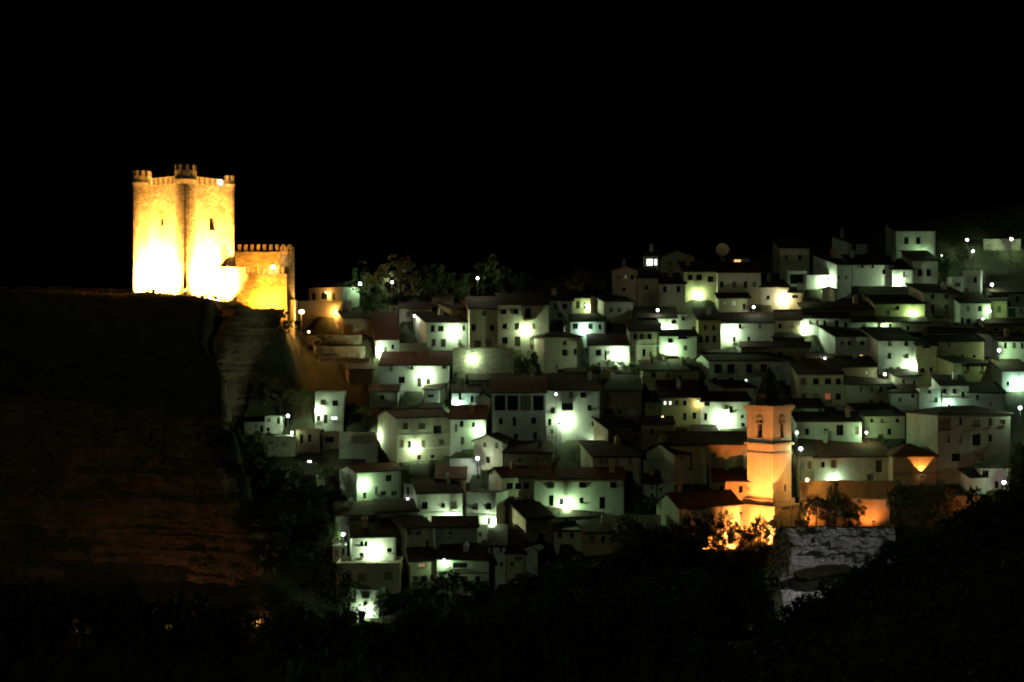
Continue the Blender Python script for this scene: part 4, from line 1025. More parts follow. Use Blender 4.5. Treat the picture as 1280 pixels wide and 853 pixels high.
def build_castle():
    o = P(232, 368, 262.0); N = Vector((o.x, o.y, 75.0))
    root = thing('castle_keep', N, 0, 'floodlit square stone castle keep with round corner turrets on the cliff', 'castle')
    e1 = Vector((0.558, 0.829, 0)).normalized(); e2 = Vector((-e1.y, e1.x, 0))
    L1, L2 = 11.1, 11.7
    z0 = CZ + (HY - 229) * K * 262 - 75.0          # wall walk height above base
    mb = MB()
    # right face with a tall window, left face with a small one
    def uv(px, py, e):
        q = (px - 640) * K; t = (q * N.y - N.x) / (e.x - q * e.y)
        return t, CZ + (HY - py) * K * (N.y + t * e.y) - N.z
    ur, vr = uv(265.5, 281, e1); ul, vl = uv(202.5, 278, e2)
    ua, va = uv(284, 326, e1)
    wall_face(mb, (0, 0, 0), e1, (0, 0, 1), L1, z0, [(ur - 0.75, vr - 1.1, ur + 0.6, vr + 1.3)], e2, 0.9)
    wall_face(mb, (0, 0, 0), e2, (0, 0, 1), L2, z0, [(ul - 0.4, vl - 0.6, ul + 0.35, vl + 0.7)], e1, 0.9)
    a = e1 * L1; b = e1 * L1 + e2 * L2; c = e2 * L2; up = Vector((0, 0, z0))
    mb.quad(a, b, b + up, a + up); mb.quad(b, c, c + up, b + up)
    keep = mb.build('keep_wall', M_CASTLE, root)
    MB().poly([up * 0.955 + v for v in (Vector((0, 0, 0)), a, b, c)]).build('wall_walk', M_FLAT, root)
    for (p, e, hh) in (((ur, vr), e1, (2.4, 1.3)), ((ul, vl), e2, (1.3, 0.75))):
        q = e * p[0]; n = e2 if e is e1 else e1
        w = MB(); w.box(-hh[1] / 2, hh[1] / 2, -0.02, 0.02, -hh[0] / 2, hh[0] / 2)
        wo = w.build('window', M_PANE, root, q + n * 0.85 + Vector((0, 0, p[1])))
        wo.rotation_euler = (0, 0, math.atan2(e.y, e.x))
        MB().box(-hh[1] / 2 - 0.1, hh[1] / 2 + 0.1, -0.95, -0.7, -hh[0] / 2 - 0.2, -hh[0] / 2 + 0.1).build('sill', M_CASTLE, wo)
    merlons(keep, z0, e1 * 2.2, e1, e2, L1 - 3.2, 6, 0.66, 1.3, 0.45)
    merlons(keep, z0, e2 * 2.2, e2, e1, L2 - 3.8, 6, 0.66, 1.3, 0.45)
    merlons(keep, z0, e1 * L1 + e2 * 1.2, e2, e1, L2 - 2, 7, 0.75, 1.05, 0.5)
    merlons(keep, z0, e2 * L2 + e1 * 1.2, e1, e2, L1 - 2, 7, 0.75, 1.05, 0.5)
    for (q, r, rt, ht) in ((Vector((0, 0, 0)) + (e1 + e2) * 0.45, 1.8, 1.98, 2.3), (e2 * L2, 1.6, 1.72, 1.9), (e1 * L1, 0.95, 1.0, 1.3), (b, 1.4, 1.5, 1.8)):
        t = MB().lathe([(r + 0.15, -1), (r + 0.05, 1.5), (r, z0 * 0.5), (r, z0 - 0.3), (rt, z0 + 0.45), (rt + 0.1, z0 + 0.5), (rt + 0.1, z0 + 0.75), (rt, z0 + 0.8), (rt, z0 + ht)], 20).build('turret', M_CASTLE, root, q, smooth=False)
        nm = 9 if rt > 1.4 else 6
        mm = MB().box(-0.28, 0.28, -0.22, 0.22, -0.05, 1.0).mesh('merlon', M_CASTLE)
        for k in range(nm):
            an = 2 * math.pi * (k + 0.3) / nm
            link('merlon', mm, t, ((rt - 0.25) * math.cos(an), (rt - 0.25) * math.sin(an), z0 + ht), an + math.pi / 2)
    # small forebuilding against the right face
    f = MB(); fb = e1 * (L1 - 2.6) - e2 * 1.9
    pts = [fb, fb + e1 * 4.6, fb + e1 * 4.6 + e2 * 2.6, fb + e2 * 2.6]
    f.prism(pts, (0, 0, 8.0)); f.build('forebuilding', M_CASTLE, root)
    # floodlights on the ground round the keep
    def flood(p, target, watt, ang=125, label=None, col=CT):
        fx = thing('floodlight', p, math.atan2(target.y - p.y, target.x - p.x) + math.pi / 2, label, 'floodlight', 'floodlights around the castle')
        MB().box(-0.28, 0.28, -0.02, 0.22, 0.35, 0.75).box(-0.33, -0.29, -0.05, 0.05, 0.0, 0.6).box(0.29, 0.33, -0.05, 0.05, 0.0, 0.6).box(-0.35, 0.35, -0.2, 0.2, -0.6, 0.03).build('housing', M_METAL, fx)
        MB().box(-0.26, 0.26, -0.04, -0.022, 0.38, 0.72).build('lens', G_ORANGE, fx)
        d = (target - p); loc = Vector((0, -0.2, 0.55))
        lo = spot(fx, loc, loc + Vector((0, -math.hypot(d.x, d.y), d.z)), col, watt, ang, 1.0, 0.25)
        return fx
    F = CASTLE_W
    for (u, out, w, ang, tz, lb) in ((3.4, 4.6, 1.0, 125, 5, 'floodlight at the foot of the sunk-window keep face by the corner turret'), (8.8, 4.6, 1.1, 125, 5, 'floodlight at the foot of the sunk-window keep face below its window')):
        p = N + e2 * u - e1 * out; p.z = 77.6
        flood(p, N + e2 * u + Vector((0, 0, tz)), F * w, ang, lb)
    for (u, out, w, ang, tz, lb) in ((3.4, 4.4, 1.0, 125, 5, 'floodlight at the foot of the tall-window keep face by the corner turret'), (8.2, 4.4, 0.85, 125, 5, 'floodlight at the foot of the tall-window keep face below its window')):
        p = N + e1 * u - e2 * out; p.z = 77.3
        flood(p, N + e1 * u + Vector((0, 0, tz)), F * w, ang, lb)
    p = N - (e1 + e2) * 4.2; p.z = 77.2
    flood(p, N + Vector((0, 0, 14)), F * 0.12, 70, 'floodlight in front of the middle turret of the keep')
    # glaring lamp on the parapet and two on the wall walk
    lamp_meshes()
    up_ = N + e1 * 8.4 + Vector((0, 0, z0 - 0.05))
    for (q, w, lb, hi) in ((N + e1 * 8.6, 60, 'glaring lamp on the parapet of the castle keep', 0.15), (N + e1 * 3.5 + e2 * 3.5, 3500, 'lamp on the wall walk behind the middle turret of the keep', -1.0), (N + e1 * 2.5 + e2 * 9.0, 3000, 'lamp on the wall walk behind the far turret of the keep', -1.0)):
        r = thing('parapet_lamp', (q.x, q.y, N.z + z0 + hi), 0, lb, 'lamp', 'lamps on the castle roof')
        MB().lathe([(0.2, -0.2), (0.12, -0.1), (0.06, 0.0), (0.06, 0.5)], 8).build('stand', M_METAL, r)
        g = link('lamp_globe', LM['globeo' if hi < 0 else 'globew'], r, (0, 0, 0.75)); g.scale = (1.9, 1.9, 1.9) if hi > 0 else (1, 1, 1)
        point(r, (0, -0.85, 0.75), (1, 0.8, 0.5) if hi > 0 else CT, w)
    # ---- curtain walls
    zA = CZ + (HY - 400) * K * 276
    def curtain(px0, px1, D, top, thick, lab, n, mw):
        A = P(px0, 400, D); B = P(px1, 400, D); w = B.x - A.x
        zb = 69.0; h = CZ + (HY - top) * K * D - zb
        r = thing('castle_curtain_wall', (A.x, A.y, zb), 0, lab, 'castle wall', 'curtain walls of the castle')
        m = MB(); wall_face(m, (0, 0, 0), (1, 0, 0), (0, 0, 1), w, h, [], (0, 1, 0))
        m.quad((w, 0, 0), (w, thick, 0), (w, thick, h), (w, 0, h)); m.quad((w, thick, 0), (0, thick, 0), (0, thick, h), (w, thick, h)); m.quad((0, thick, 0), (0, 0, 0), (0, 0, h), (0, thick, h))
        m.quad((0, 0, h), (w, 0, h), (w, thick, h), (0, thick, h))
        wo = m.build('masonry', M_CASTLE, r)
        MB().box(-0.05, w + 0.05, -0.12, 0.0, h - 0.45, h - 0.2).build('string_course', M_CASTLE, r)
        merlons(wo, h, Vector((0.2, 0.3, 0)), Vector((1, 0, 0)), Vector((0, 1, 0)), w - 0.4, n, mw, 1.15, 0.55)
        return r
    curtain(294, 367, 279.0, 314, 1.1, 'rear crenellated curtain wall joined to the castle keep', 9, 0.62)
    curtain(300, 358, 272.0, 342, 1.0, 'front lower crenellated castle wall glowing yellow', 8, 0.6)
    # round corner tower
    c = P(359, 400, 274.5)
    t = thing('castle_corner_tower', (c.x, c.y, 68.0), 0, 'round corner tower at the end of the castle curtain walls', 'castle tower')
    hh = CZ + (HY - 316) * K * 276 - 68.0
    MB().lathe([(1.55, 0), (1.45, 4), (1.35, hh)], 20).build('masonry', M_CASTLE, t)
    mm = MB().box(-0.3, 0.3, -0.22, 0.22, -0.05, 1.0).mesh('merlon', M_CASTLE)
    for k in range(7):
        an = 2 * math.pi * (k + 0.2) / 7
        link('merlon', mm, t, (1.12 * math.cos(an), 1.12 * math.sin(an), hh), an + math.pi / 2)
    # lamp between the curtain walls, floodlight at their foot
    q = P(325, 352, 275.5)
    flood(Vector((q.x, 276.0, q.z - 3)), Vector((q.x, 279, q.z + 3)), F * 0.06, 150, 'floodlight between the two castle curtain walls', (1, 0.38, 0.035))
    MB().box(-6.5, 6.5, -2.6, 2.6, -4, -0.02).build('paving', M_FLAT, None, (q.x + 0.5, 275.6, q.z - 3.58)).name = 'castle_terrace'
    bpy.data.objects['castle_terrace']['kind'] = 'structure'
    q = P(330, 392, 266.5)
    flood(Vector((q.x, 267.2, float(gz(q.x, 267.2)) + 0.4)), Vector((q.x + 1, 272, q.z + 6)), F * 0.11, 150, 'floodlight below the front castle wall', (1, 0.38, 0.03))
    q = P(341, 343, 271.6)
    r = thing('parapet_lamp', (q.x, 272.4, CZ + (HY - 342) * K * 272), 0, 'white-hot lamp on the front castle wall', 'lamp', 'lamps on the castle roof')
    MB().lathe([(0.2, -0.1), (0.1, 0.0), (0.06, 0.1), (0.06, 1.3)], 8).build('stand', M_METAL, r)
    g = link('lamp_globe', LM['globew'], r, (0, -0.55, 1.2)); g.scale = (1.6, 1.6, 1.3)
    MB().box(-0.05, 0.05, -0.3, 0.05, 1.15, 1.25).build('arm', M_METAL, r)
    point(r, (0, -1.25, 1.2), (1, 0.72, 0.3), 500)

# ================================================================ church
CHO = (1.0, 0.335, 0.07)
def build_church():
    D = 240.5
    o = P(966, 628, D)
    N = Vector((o.x, D, 33.0))
    root = thing('church_bell_tower', N, 0, 'orange floodlit square church bell tower with dark pointed roof', 'bell tower')
    th = R(44); e1 = Vector((math.cos(th), math.sin(th), 0)); e2 = Vector((-e1.y, e1.x, 0)); S = 5.35
    def z(py): return CZ + (HY - py) * K * D - 33.0
    zp, zm, zt = z(626), z(556), z(512)
    rz = th
    # local frame: box along e1,e2 -> child empty-less, rotate meshes
    def ring(name, g, za, zb, m, parent=root):
        b = MB().box(-g, S + g, -g, S + g, za, zb).build(name, m, parent); b.rotation_euler = (0, 0, rz); return b
    ring('pedestal', 0.95, -6, zp - 1.2, M_CHURCH)
    ring('pedestal_cornice', 1.15, zp - 1.2, zp - 0.9, M_CHURCH)
    ring('plinth', 0.45, zp - 0.9, zp, M_CHURCH)
    sh = MB()
    wins = [(S / 2 - 0.5, zm + 1.0 - zp, S / 2 + 0.5, zm + 4.1 - zp)]
    H_ = zt - zp
    wall_face(sh, (0, 0, zp), (1, 0, 0), (0, 0, 1), S, H_, wins + [(S * 0.62, 1.3, S * 0.62 + 0.5, 2.5)], (0, 1, 0), 0.7)
    wall_face(sh, (0, S, zp), (0, -1, 0), (0, 0, 1), S, H_, wins, (1, 0, 0), 0.7)
    sh.quad((S, 0, zp), (S, S, zp), (S, S, zt), (S, 0, zt)); sh.quad((S, S, zp), (0, S, zp), (0, S, zt), (S, S, zt))
    s = sh.build('shaft', M_CHURCH, root); s.rotation_euler = (0, 0, rz)
    ring('belfry_cornice', 0.38, zm - 0.25, zm + 0.12, M_CHURCH)
    ring('belfry_string_course', 0.14, zm - 1.75, zm - 1.5, M_CHURCH)
    ring('top_cornice', 0.45, zt, zt + 0.55, M_CHURCH)
    ring('top_moulding', 0.22, zt - 0.4, zt - 0.001, M_CHURCH)
    # bell openings: dark interior, round head, bell, sill
    for face in (0, 1):
        g = MB()
        b = MB().box(-0.5, 0.5, 0.66, 0.7, 0, 3.1).build('bell_opening', M_PANE, root)
        hd = MB().lathe([(0.52, -0.06), (0.62, -0.06), (0.62, 0.06), (0.52, 0.06)], 14).mesh('arch_moulding', M_CHURCH)
        if face == 0:
            b.location = Matrix.Rotation(rz, 4, 'Z') @ Vector((S / 2, 0, zm + 1.0)); b.rotation_euler = (0, 0, rz)
        else:
            b.location = Matrix.Rotation(rz, 4, 'Z') @ Vector((0, S / 2, zm + 1.0)); b.rotation_euler = (0, 0, rz - math.pi / 2)
        MB().lathe([(0.42, 0.0), (0.36, 0.15), (0.24, 0.6), (0.1, 0.75)], 12).build('bell', M_BRONZE, b, (0, 0.36, 1.3))
        MB().box(-0.5, 0.5, 0.3, 0.42, 2.02, 2.2).build('bell_beam', M_DOOR, b)
        MB().box(-0.85, 0.85, -0.16, 0.0, 2.35, 2.55).build('impost', M_CHURCH, b)
        MB().box(-0.7, 0.7, -0.14, 0.0, -0.22, -0.02).build('sill', M_CHURCH, b)
        MB().prism([(-0.62, 0, 3.1), (-0.62, 0, 3.2), (-0.44, 0, 3.5), (0, 0, 3.66), (0.44, 0, 3.5), (0.62, 0, 3.2), (0.62, 0, 3.1)], (0, -0.12, 0)).build('arch_moulding', M_CHURCH, b)
    # dark drum and pyramid roof with a finial
    c = (e1 + e2) * (S / 2)
    zr = zt + 0.55
    rf = MB().lathe([(2.75, 0), (2.75, 1.55), (3.0, 1.6), (3.0, 1.75), (2.0, 3.0), (0.95, 5.3), (0.12, 6.3)], 8, (0, 0, 0), R(22.5)).build('spire', M_SLATE, root, (c.x, c.y, zr))
    MB().lathe([(0.03, 6.2), (0.2, 6.4), (0.2, 6.55), (0.03, 6.75), (0.03, 7.6)], 8).build('finial', M_METAL, rf)
    # floodlights
    def flood(p, tgt, watt, ang, blend, lb, col=CHO, base=0.6):
        d = tgt - p
        fx = thing('floodlight', p, math.atan2(d.y, d.x) + math.pi / 2, lb, 'floodlight', 'floodlights around the church')
        MB().box(-0.2, 0.2, -0.02, 0.18, -0.15, 0.15).box(-0.24, -0.2, -0.03, 0.03, -0.4, 0.1).box(0.2, 0.24, -0.03, 0.03, -0.4, 0.1).box(-0.24, 0.24, -0.05, 0.05, -0.44, -0.36).tube((0, 0, -0.4 - base), (0, 0, -0.4), 0.05).build('housing', M_METAL, fx)
        MB().box(-0.18, 0.18, -0.035, -0.022, -0.13, 0.13).build('lens', G_ORANGE, fx)
        spot(fx, (0, -0.12, 0), (0, -0.12 - math.hypot(d.x, d.y), d.z), col, watt, ang, blend, 0.03)
    nl = -e1; nr = -e2      # outward normals of left and right faces
    F = CHURCH_W
    zg = lambda p: p.z
    pl = N + e2 * 1.4 + nl * 7.0; pl.z = 33 + zp - 1.6
    flood(pl, N + e2 * 2.4 + Vector((0, 0, zp + 7)), F * 1.5, 84, 0.5, 'floodlight aimed at the hall side of the bell tower', base=9)
    pr = N + e1 * (-0.6) + nr * 4.2; pr.z = 33 + zp - 0.8
    flood(pr, N + e1 * 0.5 + Vector((0, 0, zp + 9.8)), F * 1.1, 52, 0.03, 'floodlight aimed up the terrace side of the bell tower', base=9)
    # light on the pedestal and the hall wall, from among the trees
    for (px, py, Dd, tx, ty, tD, w, lb) in ((948, 676, 235.5, 952, 640, 240, 2.6, 'floodlight among the trees below the bell tower'), (880, 690, 236.0, 885, 650, 240, 1.8, 'floodlight among the trees before the orange hall'), (915, 690, 236.0, 912, 650, 240, 1.6, 'floodlight between hall and bell tower'), (1092, 652, 236.2, 1085, 636, 238.5, 0.08, 'floodlight on the orange terrace wall'), (1006, 652, 236.2, 1015, 630, 238.5, 0.1, 'floodlight behind the bushes beside the tower'), (1210, 640, 232, 1208, 626, 238, 0.1, 'floodlight behind the black trees by the fence wall')):
        p = P(px, py, Dd); g_ = gz(p.x, p.y)
        p.z = max(p.z, g_ + 0.4)
        flood(p, P(tx, ty, tD), F * w, 150, 0.6, lb, base=max(0.3, p.z - g_))
    # beam fanning up the end house wall
    h = next(q for q in HOUSES if q['nm'].startswith('orange-lit end house'))
    p = P(1151, 595, h['D_']); p.y -= 0.75
    flood(p, p + Vector((0, 0.001, 5)), F * 0.33, 72, 0.02, 'up-light on the wall of the orange end house', col=(1, 0.45, 0.1), base=0.1)
    # nave
    hN = dict()

def build_nave():
    A = P(838, 620, 249.5); B = P(940, 620, 249.5)
    w = B.x - A.x; zb = A.z; h = (620 - 556) * K * 249.5; d = 9.5
    root = thing('church_nave', (A.x, A.y, zb), R(4), 'dark church nave with buttresses beside the bell tower', 'church')
    m = MB(); wall_face(m, (0, 0, -2), (1, 0, 0), (0, 0, 1), w, h + 2, [(w * 0.2, h * 0.5 + 2, w * 0.2 + 1.0, h * 0.85 + 2), (w * 0.5, h * 0.5 + 2, w * 0.5 + 1.0, h * 0.85 + 2)], (0, 1, 0), 0.5)
    r = h + d / 2 * math.tan(R(20))
    m.poly([(0, d, -2), (0, 0, -2), (0, 0, h), (0, d / 2, r), (0, d, h)]); m.poly([(w, 0, -2), (w, d, -2), (w, d, h), (w, d / 2, r), (w, 0, h)]); m.quad((w, d, -2), (0, d, -2), (0, d, h), (w, d, h))
    m.build('wall', WALL['O'], root)
    rb = MB(); roof_prof(rb, w, d, h, 'F', R(20), 0.4); rb.build('roof', M_TILE, root)
    for u in (0.2, 0.5): add_window(root, w * u + 0.5, h * 0.5, 1.0, h * 0.35, None, 0.2, False)
    for u in (0.06, 0.38, 0.66, 0.9):
        MB().prism([(w * u, 0.02, -2), (w * u, -1.2, -2), (w * u, -1.0, h * 0.6), (w * u, 0.02, h * 0.9)], (0.8, 0, 0)).build('buttress', WALL['C'], root)

# ================================================================ vegetation
def leaf_mesh(name, seed, n, shape, m, size):
    r = np.random.RandomState(seed)
    # clumps spread through the crown
    nc = max(14, n // 60)
    cl = []
    while len(cl) < nc:
        p = r.uniform(-1, 1, 3)
        rr = math.hypot(p[0], p[1])
        if shape == 'round': ok = np.linalg.norm(p) < 1 and np.linalg.norm(p) > 0.35
        elif shape == 'tall': ok = rr < 0.95 * (1 - abs(p[2]) ** 2.2) and r.rand() < 0.9
        else: ok = p[2] > -0.6 and np.linalg.norm(p) < 1
        if ok: cl.append(p)
    cl = np.array(cl); cs = r.uniform(0.1, 0.27, nc)
    k = r.randint(0, nc, n)
    g = r.normal(size=(n, 3)); g /= np.linalg.norm(g, axis=1)[:, None]
    c = cl[k] + g * (cs[k] * r.uniform(0.3, 1.0, n) ** 0.5)[:, None] 
    a = r.normal(size=(n, 3)); a /= np.linalg.norm(a, axis=1)[:, None]
    b = np.cross(a, r.normal(size=(n, 3))); b /= np.linalg.norm(b, axis=1)[:, None]
    s = size * r.uniform(0.55, 1.3, n)[:, None]
    v = np.stack([c - a * s, c - b * s * 0.55, c + a * s, c + b * s * 0.55], 1).reshape(-1, 3)
    me = bpy.data.meshes.new(name)
    me.vertices.add(4 * n); me.vertices.foreach_set('co', v.ravel())
    me.loops.add(4 * n); me.loops.foreach_set('vertex_index', np.arange(4 * n, dtype=np.int32))
    me.polygons.add(n); me.polygons.foreach_set('loop_start', np.arange(0, 4 * n, 4, dtype=np.int32))
    me.update(calc_edges=True); me.materials.append(m)
    return me, cl

TREES = {}
def tree_kind(k):
    if k in TREES: return TREES[k]
    shape, sz, n, m, seed = {'round1': ('round', 0.055, 3600, M_LEAF, 1), 'round2': ('round', 0.06, 3200, M_LEAF2, 2), 'round3': ('round', 0.05, 4200, M_LEAF, 3),
                             'tall1': ('tall', 0.045, 4600, M_LEAF, 4), 'tall2': ('tall', 0.045, 4400, M_LEAF2, 5), 'bush1': ('bush', 0.075, 1500, M_LEAF, 6), 'bush2': ('bush', 0.08, 1300, M_LEAF2, 7)}[k]
    me, cl = leaf_mesh('crown', seed, n, shape, m, sz)
    tr = MB()
    r = random.Random(seed)
    tr.tube((0, 0, -1.9), (0.03, 0.02, -0.55), 0.07, 0.05); tr.tube((0.03, 0.02, -0.57), (0, 0.04, 0.45), 0.05, 0.02)
    for q in cl[:14]:
        st = Vector((0.02, 0.03, max(-0.7, min(0.25, q[2] - 0.45)))); tr.tube(st, Vector(q), 0.026, 0.006, 5)
    TREES[k] = (me, tr.mesh('trunk', M_BARK), (shape == 'bush'))
    return TREES[k]

def tree(px, py, hpx, wpx, kind, label, group, D=None, name=None):
    """px, py: the foot; hpx, wpx: height and width in photo pixels"""
    D = D or hit(px, py) or 300
    b = P(px, py, D); g = gz(b.x, b.y)
    H_ = hpx * K * D; W_ = wpx * K * D
    top = CZ + (HY - (py - hpx)) * K * D
    cr, tr, bush = tree_kind(kind)
    H_ = max(1.0, top - g)
    root = thing(name or ('bush' if bush else 'tree'), (b.x, b.y, g), rnd.uniform(0, 6.28), label, 'bush' if bush else 'tree', group)
    ch = H_ * (0.36 if kind.startswith('round') else 0.42 if kind.startswith('tall') else 0.58)
    zc = H_ - ch * 0.98
    o = link('crown', cr, root, (0, 0, zc)); o.scale = (W_ / 2, W_ / 2, ch)
    t = link('trunk', tr, root, (0, 0, zc)); t.scale = (W_ / 2, W_ / 2, (zc + 0.4) / 1.9)

CASTLE_W = 520000.0
CHURCH_W = 8500.0
for i, h in enumerate(HOUSES): build_house(h, i)
for a in WALLS: build_rw(a)
build_castle()
build_church()
build_nave()
for i, a in enumerate([q for q in LAMPS if q]): build_lamp(a, i)

# round satellite dish on the skyline
h = next(q for q in HOUSES if q['nm'].startswith('long cream house with four'))
q = P(903, 313, h['D_'] + 4)
r = thing('satellite_dish', (q.x, q.y, q.z - 3.6), R(-8), 'large pale round dish standing on the skyline roof', 'satellite dish')
MB().lathe([(0.05, 0.0), (0.5, 0.06), (1.0, 0.24), (1.35, 0.46), (1.37, 0.5), (1.0, 0.3), (0.5, 0.12), (0.06, 0.06)], 24).build('reflector', WALL['G'], r, (0, 0.2, 3.6)).rotation_euler = (R(78), 0, 0)
MB().tube((0, 0.3, -2.5), (0, 0.3, 3.5), 0.09).build('mast', M_METAL, r)
MB().tube((0, 0.1, 2.4), (0, -1.1, 3.5), 0.03).build('feed_arm', M_METAL, r)

r0 = random.Random(21)
# trees of the plaza and the upper lanes
PL = 'trees of the upper lanes'
for (px, py, hh, ww, k, lb) in ((462, 380, 52, 50, 'round1', 'dim broad tree behind the castle house lamp'), (500, 380, 58, 62, 'round2', 'dim broad tree glowing round a plaza lamp'), (545, 376, 44, 50, 'round3', 'dark round tree between the plaza lamps'), (612, 372, 50, 52, 'round1', 'dark tree wrapped around the lone upper lamp'), (650, 370, 30, 34, 'round3', 'small dark tree above the three-storey block'), (728, 372, 34, 46, 'round2', 'dim grey-green tree behind the railed balcony house'), (580, 374, 34, 34, 'tall1', 'slim dark tree behind the dim cottage')):
    tree(px, py, hh, ww, k, lb, PL)
for (px, py, hh, ww, k, lb) in ((657, 462, 28, 40, 'bush1', 'dark garden bush below the three-storey block'), (672, 486, 22, 26, 'bush2', 'shadowy bush above the tall awning house'), (768, 462, 14, 24, 'bush1', 'dark hedge below the overexposed lamp'), (795, 466, 16, 34, 'bush1', 'long dark hedge by the brown house'), (745, 480, 26, 30, 'round3', 'dark small tree above the shuttered townhouse'), (627, 460, 20, 20, 'bush2', 'pale-edged shrub beside the rubble wall lamp'), (350, 515, 40, 46, 'round2', 'green-lit tree behind the tiny grey house'), (378, 520, 34, 34, 'round1', 'green-lit tree beside the lit window house'), (335, 565, 26, 50, 'bush2', 'lit shrub leaning over the mossy garden wall'), (450, 528, 22, 30, 'bush1', 'dark shrub behind the pale garden wall'), (510, 610, 22, 16, 'tall1', 'thin green tree above the cool-lit kiosk'), (408, 608, 26, 26, 'round1', 'green tree next to the ruined wall'), (415, 690, 44, 26, 'tall1', 'green-lit tree beside the cliff lamp'), (810, 640, 22, 36, 'bush1', 'green bush below the white lean-to'), (1095, 552, 16, 22, 'bush1', 'green shrub under the lamp by the olive cottage'), (1055, 562, 20, 26, 'bush1', 'dark shrub below the large dark window'), (1205, 335, 36, 24, 'tall2', 'dark slim tree at the hilltop bend'), (1180, 350, 34, 20, 'tall1', 'dark slim tree beside the two-square-window house'), (350, 412, 26, 44, 'bush2', 'orange-lit scrub at the foot of the castle wall'), (325, 398, 14, 24, 'bush1', 'scrub clinging below the front castle wall'), (405, 440, 22, 40, 'bush2', 'dark scrub on the castle terraces'), (1125, 595, 10, 26, 'bush1', 'small bush under the orange end house')):
    tree(px, py, hh, ww, k, lb, 'bushes and small trees in the lanes')
for i in range(16):
    px = 8 + i * 17 + r0.uniform(-6, 6); D = r0.uniform(256, 259)
    tree(px, 372, r0.uniform(6, 13), r0.uniform(12, 26), r0.choice(['bush1', 'bush2']), 'low dark scrub bush on the rim of the castle cliff', 'bushes on the castle cliff rim', D)
# dark trees below the church, seen against the orange light
CHT = 'dark trees in front of the church'
for i, (px, py, hh, ww, k, D) in enumerate(((790, 730, 84, 50, 'round2', 229), (818, 728, 78, 40, 'round1', 230), (842, 735, 88, 40, 'tall2', 231), (862, 735, 92, 36, 'round2', 232), (884, 735, 96, 40, 'tall1', 232.5), (905, 735, 94, 40, 'round3', 232), (926, 735, 84, 34, 'tall2', 233), (950, 735, 92, 34, 'tall1', 233), (972, 730, 92, 34, 'tall2', 233), (862, 745, 74, 60, 'round1', 229), (900, 750, 66, 60, 'round3', 229), (938, 760, 64, 50, 'round2', 229), (858, 738, 50, 40, 'round1', 234), (893, 738, 56, 44, 'round2', 234), (920, 738, 50, 36, 'round1', 234), (947, 738, 56, 36, 'round3', 234.5), (874, 730, 74, 30, 'round3', 234))):
    tree(px, py, hh, ww, k, 'dark leafy tree silhouetted against the orange church wall', CHT, D)
for (px, py, hh, ww, k, D, lb) in ((1043, 655, 56, 24, 'tall1', 237.4, 'dark cypress-like tree against the ochre churchyard wall'), (1057, 655, 42, 14, 'tall2', 237.4, 'slim dark tree against the ochre churchyard wall'), (1072, 655, 26, 24, 'round1', 237.4, 'low dark tree against the orange terrace wall'), (1020, 655, 36, 28, 'round2', 237.4, 'dark tree with orange gaps beside the tower lamp'), (1004, 655, 30, 22, 'bush1', 237.3, 'dark bush at the corner of the orange terrace wall'), (1034, 655, 24, 26, 'bush2', 237.2, 'dark bush under the cypress-like tree'), (1062, 655, 18, 26, 'bush1', 237.2, 'dark low bush before the orange terrace wall')):
    tree(px, py, hh, ww, k, lb, 'trees on the church terrace', D)
for (px, py, hh, ww, k, D, lb) in ((1124, 655, 52, 34, 'round1', 237.5, 'black round tree hiding the end of the orange terrace wall'), (1150, 652, 46, 40, 'round3', 238, 'black broad tree under the orange end house'), (1180, 652, 40, 36, 'round2', 238, 'black tree between the orange end house and the fence wall'), (1246, 660, 48, 30, 'round1', 233, 'black tree below the small white house'), (1275, 640, 90, 40, 'tall1', 236, 'black tall tree beside the huge olive house')):
    tree(px, py, hh, ww, k, lb, 'black trees beyond the near slope', D)
# riverside trees along the bottom
RV = 'black trees along the river'
r2 = random.Random(3)
for i in range(25):
    px = 400 + i * 22 + r2.uniform(-8, 8)
    if 885 < px < 965: continue
    top = 752 + r2.uniform(-14, 22) + (10 if 470 < px < 640 else 0) - (22 if px > 660 else 0)
    tree(px, 853 + r2.uniform(0, 20), 853 - top + 10, r2.uniform(48, 78), r2.choice(['round1', 'round2', 'round3', 'tall1']), 'black tree at the foot of the village above the river', RV, r2.uniform(209, 216))
for i in range(10):
    tree(775 + i * 20 + r2.uniform(-6, 6), 795, r2.uniform(62, 84), r2.uniform(44, 62), r2.choice(['round1', 'round2', 'round3']), 'black tree on the bank below the church trees', 'trees on the bank below the church', r2.uniform(220, 226))
for (px, py, hh, ww) in ((948, 795, 70, 40), (960, 800, 56, 36), (940, 770, 60, 40), (958, 760, 56, 30)):
    tree(px, py, hh, ww, 'round1', 'black tree on the bank below the church trees', 'trees on the bank below the church', 227 - (py - 760) * 0.2)
for (px, py, hh, ww, k) in ((560, 752, 40, 36, 'round2'), (595, 758, 36, 40, 'round1'), (655, 752, 36, 38, 'round2'), (690, 748, 44, 50, 'round3'), (730, 742, 48, 52, 'round1'), (765, 738, 48, 48, 'round2'), (530, 762, 40, 36, 'round3'), (478, 780, 40, 26, 'round2'), (505, 778, 40, 40, 'round1'), (425, 778, 60, 50, 'round3'), (395, 770, 80, 50, 'round1')):
    tree(px, py, hh, ww, k, 'shadowy tree growing against the lowest houses', 'trees below the lowest houses')
